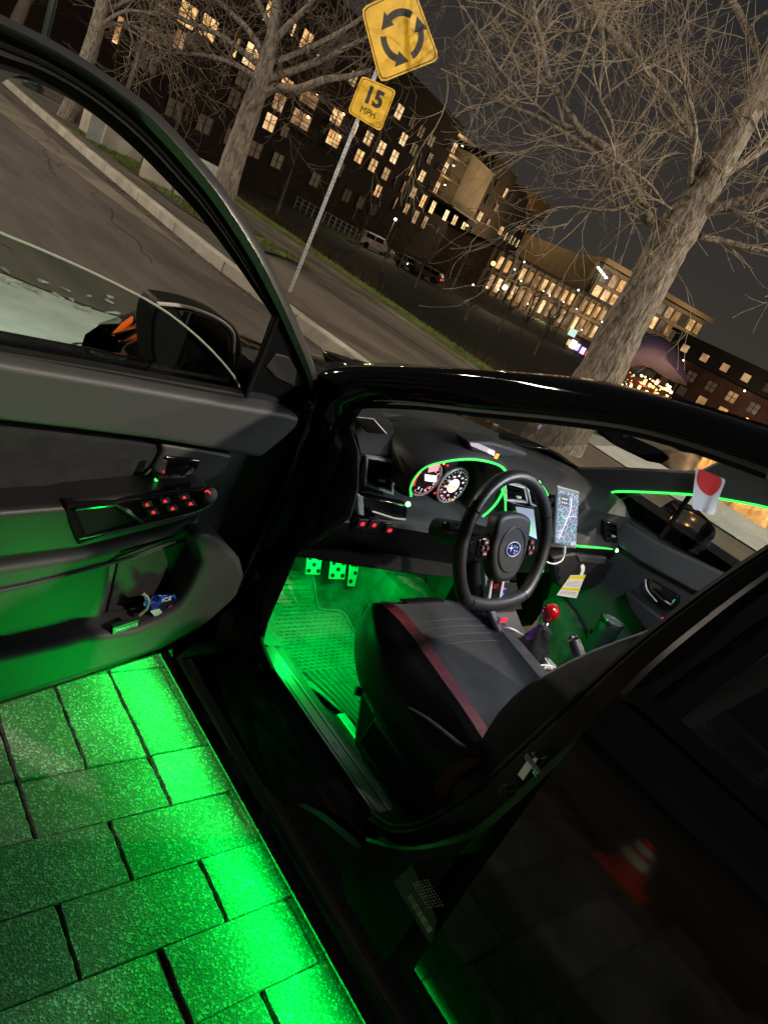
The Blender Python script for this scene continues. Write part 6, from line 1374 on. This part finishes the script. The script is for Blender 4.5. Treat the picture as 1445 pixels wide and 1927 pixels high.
light('forecourt_lamp', 'POINT', FD_.at(sg2*14, 0, 6), 500, (1, .7, .42), .3); light('forecourt_lamp', 'POINT', FD_.at(sg2*26, 0, 6), 900, (1, .6, .3), .3)
# --- unseen lit shrubs across the pond, added for the golden reflection in the far window
GW = litmat('fairy_light', (1.0, .42, .10), 5)
for k, (x0, y0, n_) in enumerate([(10.5, -50, 230), (13.6, -50.6, 230), (16.6, -50.2, 260), (19.6, -50.8, 200), (7, -50.4, 150)]):
    b0 = V((x0, y0, -2.95)); e = empty('reflection_shrub', b0, 'unseen lit shrub added for the golden pond reflection, '+['second from the canopy side', 'middle one of the row', 'fullest of the row', 'nearest to the brick block', 'farthest from the brick block'][k], 'shrub', 'unseen lit shrubs added for the pond reflection'); rr = random.Random(50+k); t_ = M()
    for _ in range(16): branch(t_, b0+V((rr.uniform(-1, 1), rr.uniform(-.5, .5), .1)), V((rr.gauss(0, .6), rr.gauss(0, .6), 1)), rr.uniform(1.5, 2.6), .04, 1, rr, .6, .1, 4, .15)
    t_.build('crown', TWIG, e, kind='stuff'); bl_ = M()
    for _ in range(n_):
        p = b0+V((rr.gauss(0, .9), rr.gauss(0, .5), .2+rr.random()*3.0)); bl_.box(p, (.13, .13, .13))
    bl_.build('fairy_lights', GW, e, kind='stuff')
b0 = V((-26, -6.5, 0)); e = empty('lit_tree', b0, 'tree behind the car with golden fairy lights, mirrored in the far door mirror', 'tree'); rr = random.Random(71)
M().tube([b0, b0+V((.2, .1, 3)), b0+V((.1, 0, 6))], [.3, .22, .08], 8).build('trunk', BARK, e, smooth=True); t_ = M()
for _ in range(30): branch(t_, b0+V((0, 0, rr.uniform(1.5, 6))), V((rr.gauss(0, 1), rr.gauss(0, 1), .6)), rr.uniform(1.5, 3), .05, 2, rr, .6, .1, 4, .2)
t_.build('twigs', TWIG, e, kind='stuff'); bl_ = M()
for _ in range(300): bl_.box(b0+V((rr.gauss(0, 2), rr.gauss(0, 2), 1.5+rr.random()*6)), (.06, .06, .06))
bl_.build('fairy_lights', GW, e, kind='stuff')
light('tree_wash', 'POINT', (-23, -5, 2.5), 700, (1, .6, .28), .3)
light('shrub_wash', 'POINT', (14, -47, .5), 500, (1, .5, .16), .5)

# --- market kiosk and canopy across the creek
def far(az_px, dist, z=None):
    v = ray(*az_px); v = V((v.x, v.y, 0)).normalized(); return V((CAM.x, CAM.y, 0))+v*dist
PD = 62
cpb = far((1238, 700), PD); cpn = V((cpb.x-CAM.x, cpb.y-CAM.y, 0)).normalized(); CP = lambda x, y, dep=0: on(x, y, cpb+cpn*dep, cpn)
cn = empty('canopy', V((cpb.x, cpb.y, -2.8)), 'big domed canopy lit purple above the bright outdoor bar', 'canopy')
top_ = [(1168, 668), (1180, 645), (1200, 632), (1228, 628), (1256, 640), (1276, 662), (1288, 690), (1291, 716)]
mid_ = [(1172, 690), (1186, 668), (1206, 660), (1228, 662), (1250, 676), (1268, 694), (1282, 710), (1291, 722)]
bot_ = [(1178, 700), (1190, 690), (1208, 688), (1228, 695), (1248, 708), (1266, 718), (1280, 722), (1290, 726)]
PURP = mat('canopy_fabric', (.22, .17, .26), .8)
m = M(); T_, Mi, Bo = [smoothpath([CP(*p, d_) for p in l], 3) for l, d_ in ((top_, 3.5), (mid_, 0), (bot_, 1.2))]
m.loft([[a+cpn*2, a, a.lerp(b_, .5)-cpn*1.3+V((0, 0, .12)), b_, c-cpn*.3, c] for a, b_, c in zip(T_, Mi, Bo)], closed=False); m.build('canopy_cover', PURP, cn, smooth=True, ang=70)
for x_ in (1182, 1230, 1284): q_ = CP(x_, 705, 1.0); M().tube([V((q_.x, q_.y, -2.8)), q_+V((0, 0, .6))], .09, 8).build('canopy_pole', FRAMEK, cn)
light('canopy_lamp', 'POINT', cpb+V((0, 0, 1.6))-cpn*6, 130, (.62, .42, 1.0), .3)
br_ = empty('outdoor_bar', V((cpb.x, cpb.y, -2.9)), 'outdoor bar glowing with coloured lights under the purple canopy', 'bar')
bz = far((1215, 720), PD-1); BN = cpn; BR = V((BN.y, -BN.x, 0))
m = M(); m.box(V((bz.x, bz.y, -2.4)), (4.6, 1.0, 1.1), rz=math.atan2(BR.y, BR.x)); m.build('counter', CREAM, br_)
m = M(); m.box(V((bz.x, bz.y, -1.9))+BN*1.5, (4.4, .2, 2.0), rz=math.atan2(BR.y, BR.x)); m.build('back_wall', REDB, br_)
rb = random.Random(77); cols = [litmat('bulb%d' % i, c, e) for i, (c, e) in enumerate([((1, .65, .2), 4), ((1, .8, .5), 6), ((1, .3, .06), 3), ((.95, .97, .9), 6), ((1, .45, .1), 3), ((.3, .6, .25), 1.2), ((1, .12, .06), 2)])]
for i in range(84):
    px_ = rb.uniform(1166, 1262); py_ = 694+ (px_-1166)*.30+rb.uniform(0, 32); q_ = CP(px_, py_, -2.0)
    s_ = rb.choice((.04, .05, .07, .10, .16)); M().box(q_, (s_*1.2, s_, s_*rb.uniform(.7, 2.0)), rz=rb.random()).build('bar_light', cols[rb.choice((0, 0, 0, 1, 1, 2, 2, 4, 4, 3, 6, 5))], br_)
light('bar_glow', 'POINT', V((bz.x, bz.y, -.6))-BN*.8, 160, (1, .6, .25), .3)
kz = far((1090, 648), 88); KN_ = V((kz.x-CAM.x, kz.y-CAM.y, 0)).normalized(); KP = lambda x, y, d_=0: on(x, y, kz+KN_*d_, KN_)
kk = empty('kiosk', V((kz.x, kz.y, -2.9)), 'small shop kiosk with purple and white lit windows left of the big trunk', 'kiosk')
m = M(); a = math.atan2(-KN_.x, KN_.y); m.box(KP(1090, 655, 1.2), (3.6, 2, 2.4), rz=a); m.build('kiosk_wall', REDB, kk)
for (x_, y_), w, h, mt in [((1078, 648), .6, .9, WHITELIT), ((1086, 653), .5, .8, litmat('violet', (.42, .36, 1), 2.5)), ((1096, 660), .55, .8, litmat('violet2', (.5, .45, 1), 2)), ((1070, 644), .4, .7, SHOP), ((1104, 666), .3, .6, cols[6])]:
    m = M(); m.box(KP(x_, y_, 0), (w, .06, h), rz=a); m.build('kiosk_window', mt, kk)
m = M(); m.box(KP(1077, 626, 0), (.9, .15, .85), rz=a); sb_ = m.build('sign_board', litmat('sign_glow', (.55, .75, .65), 1.2), kk)
m = M(); m.tube([KP(1077, 626, .2), V((KP(1077, 626, .2).x, KP(1077, 626, .2).y, -2.9))], .06, 6); m.build('sign_pole', FRAMEK, kk)

# --- far street lamps
lamps = [((744, 413), 95, 'beside the white off-road car'), ((968, 507), 110, 'in front of the commercial block, upper one'), ((986, 493), 118, 'against the commercial facade'), ((890, 536), 90, 'left of the blue point light'), ((916, 541), 92, 'right of the blue point light'), ((950, 541), 84, 'brightest one above the dark lawn'), ((1088, 546), 100, 'under the modern block'), ((1060, 568), 100, 'below the bright facade lamp'), ((1022, 548), 98, 'at the middle of the shop row'), ((928, 496), 96, 'glowing orange by the apartment corner')]
gp_lamp = None
for k, (p, d_, s_) in enumerate(lamps):
    q_ = far(p, d_); n_ = V((q_.x-CAM.x, q_.y-CAM.y, 0)).normalized(); h = on(*p, q_, n_); e = empty('street_lamp', V((h.x, h.y, -2.8)), 'lit globe street lamp '+s_, 'street lamp', 'far street lamps across the creek')
    gs = (.2, .13, .15, .12, .12, .28, .13, .10, .10, .3)[k]; m = M(); m.lathe(h, (0, 0, 1), [(0, -gs), (gs*.75, -gs*.7), (gs, 0), (gs*.75, gs*.7), (0, gs)], 12); m.build('lamp_globe', litmat('globe%d' % k, (1, .93, .8) if k != 9 else (1, .45, .15), 11 if k == 5 else 4), e, smooth=True)
    M().tube([V((h.x, h.y, -2.9)), h-V((0, 0, .2))], .06, 6).build('lamp_pole', FRAMEK, e)
light('far_lamp_light', 'POINT', far((744, 413), 94)+V((0, 0, 2)), 900, (1, .85, .6), .3)
light('far_lamp_light', 'POINT', far((950, 541), 83)+V((0, 0, 1.5)), 500, (1, .85, .6), .3)
# --- far vehicles
def far_car(p, d_, L, H, W_, col, label, yaw_, suv=True):
    q_ = far(p, d_); zg = height(q_.x, q_.y); e = empty('parked_car', V((q_.x, q_.y, zg)), label, 'car', 'cars across the creek')
    R_ = Matrix.Rotation(yaw_, 3, 'Z'); T = lambda x, y, z: V((q_.x, q_.y, zg))+R_ @ V((x, y, z)); pm = mat('car_paint', col, .3, coat=.6)
    out = [(-L/2, .45), (-L/2, H*.55), (-L*.46, H*.62), (-L*.42, H*.97), (L*.12, H), (L*.24, H*.62), (L*.47, H*.55), (L/2, .42), (L*.48, .32), (-L*.48, .32)]
    m_ = M(); m_.prism([T(x, -W_/2, z) for x, z in out], R_ @ V((0, W_, 0))); m_.build('body', pm, e, bevel=.06)
    for s in (-1, 1):
        for a, b_ in ((-.40, -.16), (-.13, .10)):
            m_ = M(); m_.prism([T(L*a, s*(W_/2+.01), H*.64), T(L*b_, s*(W_/2+.01), H*.64), T(L*(b_-.01), s*(W_/2+.01), H*.92), T(L*a, s*(W_/2+.01), H*.92)], R_ @ V((0, s*.01, 0))); m_.build('window', GLOSS, e)
        for x in (-L*.31, L*.31): M().lathe(T(x, s*(W_/2-.12), .36), R_ @ V((0, s, 0)), [(.36, 0), (.36, .16), (.22, .18), (0, .17)], 16).build('wheel', RUBBER, e, smooth=True)
        M().box(T(L*.48, s*W_*.36, H*.45), (.12, .32, .16), mtx=R_).build('headlight', litmat('hl%d' % int(p[0]), (1, .97, .85), .8 if suv else 14), e)
        M().box(T(-L*.49, s*W_*.38, H*.5), (.1, .22, .2), mtx=R_).build('tail_light', litmat('tl%d' % int(p[0]), (1, .02, .02), .4 if suv else 5), e)
vw = math.degrees(math.atan2(-ray(713, 445).y, ray(713, 445).x))
far_car((713, 447), 93, 4.7, 1.85, 1.9, (.62, .6, .56), 'boxy white off-road car parked at the dark block', math.radians(-vw-70))
far_car((782, 487), 88, 4.5, 1.45, 1.8, (.12, .12, .13), 'dark car with glaring white headlights on the far street', math.radians(-vw-110), False)
far_car((803, 508), 86, 4.4, 1.45, 1.8, (.10, .02, .02), 'dark red car with a glowing tail light on the far street', math.radians(-vw+70), False)
# --- railing on the far bank
fr = empty('fence', far((620, 420), 88), 'pale post-and-rail fence along the far bank', 'fence')
P0 = far((560, 372), 84)+V((0, 0, -1.9)); P1 = far((672, 432), 90)+V((0, 0, -2.4))
for i in range(12):
    p = P0.lerp(P1, i/11); M().box(p+V((0, 0, .6)), (.10, .10, 1.3)).build('fence_post', GALV, fr)
for h in (.3, .75, 1.2): M().tube([P0+V((0, 0, h)), P1+V((0, 0, h))], .03, 5).build('rail', GALV, fr)
# --- young trees on the far bank
sites = [((735, 470), 70, 6.5, 'leaning pale trunk next to the white off-road car'), ((800, 500), 68, 7.0, 'thin tree in front of the red tail light'), ((845, 520), 72, 6.5, 'thin tree left of the orange lamp'), ((895, 560), 60, 5.0, 'small tree in front of the blue point light'), ((960, 580), 64, 6.0, 'bushy tree before the shop row'), ((1030, 620), 60, 5.5, 'bushy tree under the modern block'), ((1120, 655), 58, 5.0, 'reddish bush beside the kiosk'), ((690, 430), 78, 8.5, 'tall dark tree before the apartment block'), ((610, 400), 80, 9.5, 'dark tree behind the fence'), ((540, 350), 76, 10, 'dark tree behind the post of the road sign'), ((770, 460), 82, 6.5, 'tree among the far headlights'), ((330, 250), 60, 9, 'dark tree behind the raised window frame'), ((240, 160), 52, 10, 'pale twiggy tree at the upper left'), ((1000, 590), 75, 6, 'low tree left of the kiosk sign'), ((870, 500), 90, 7, 'tree at the right end of the apartment block'), ((1250, 640), 80, 8, 'dark tree behind the canopy')]
protos = {}
for k, (p, d_, h, s_) in enumerate(sites):
    q_ = far(p, d_); z0 = height(q_.x, q_.y)-.1; e = empty('young_tree', V((q_.x, q_.y, z0)), 'bare '+s_ if 'tree' in s_ else s_, 'tree', 'bare trees on the far bank'); rr = random.Random(100+k)
    b0 = V((q_.x, q_.y, z0)); t = M(); top = b0+V((rr.gauss(0, .3), rr.gauss(0, .3), h*.75)); t.tube([b0, b0.lerp(top, .5)+V((rr.gauss(0, .2), 0, 0)), top], [.13*h/7, .09*h/7, .03], 7); t.build('trunk', BARK, e, smooth=True)
    t = M()
    for _ in range(26): z_ = rr.uniform(.25, 1); branch(t, b0.lerp(top, z_), V((rr.gauss(0, 1), rr.gauss(0, 1), .8)), h*rr.uniform(.18, .36)*(1.25-z_*.6), .035, 2 if rr.random() < .5 else 1, rr, .6, .12, 3, .14)
    t.build('crown', TWIG if k in (12, 6) else TWIGD, e, kind='stuff')
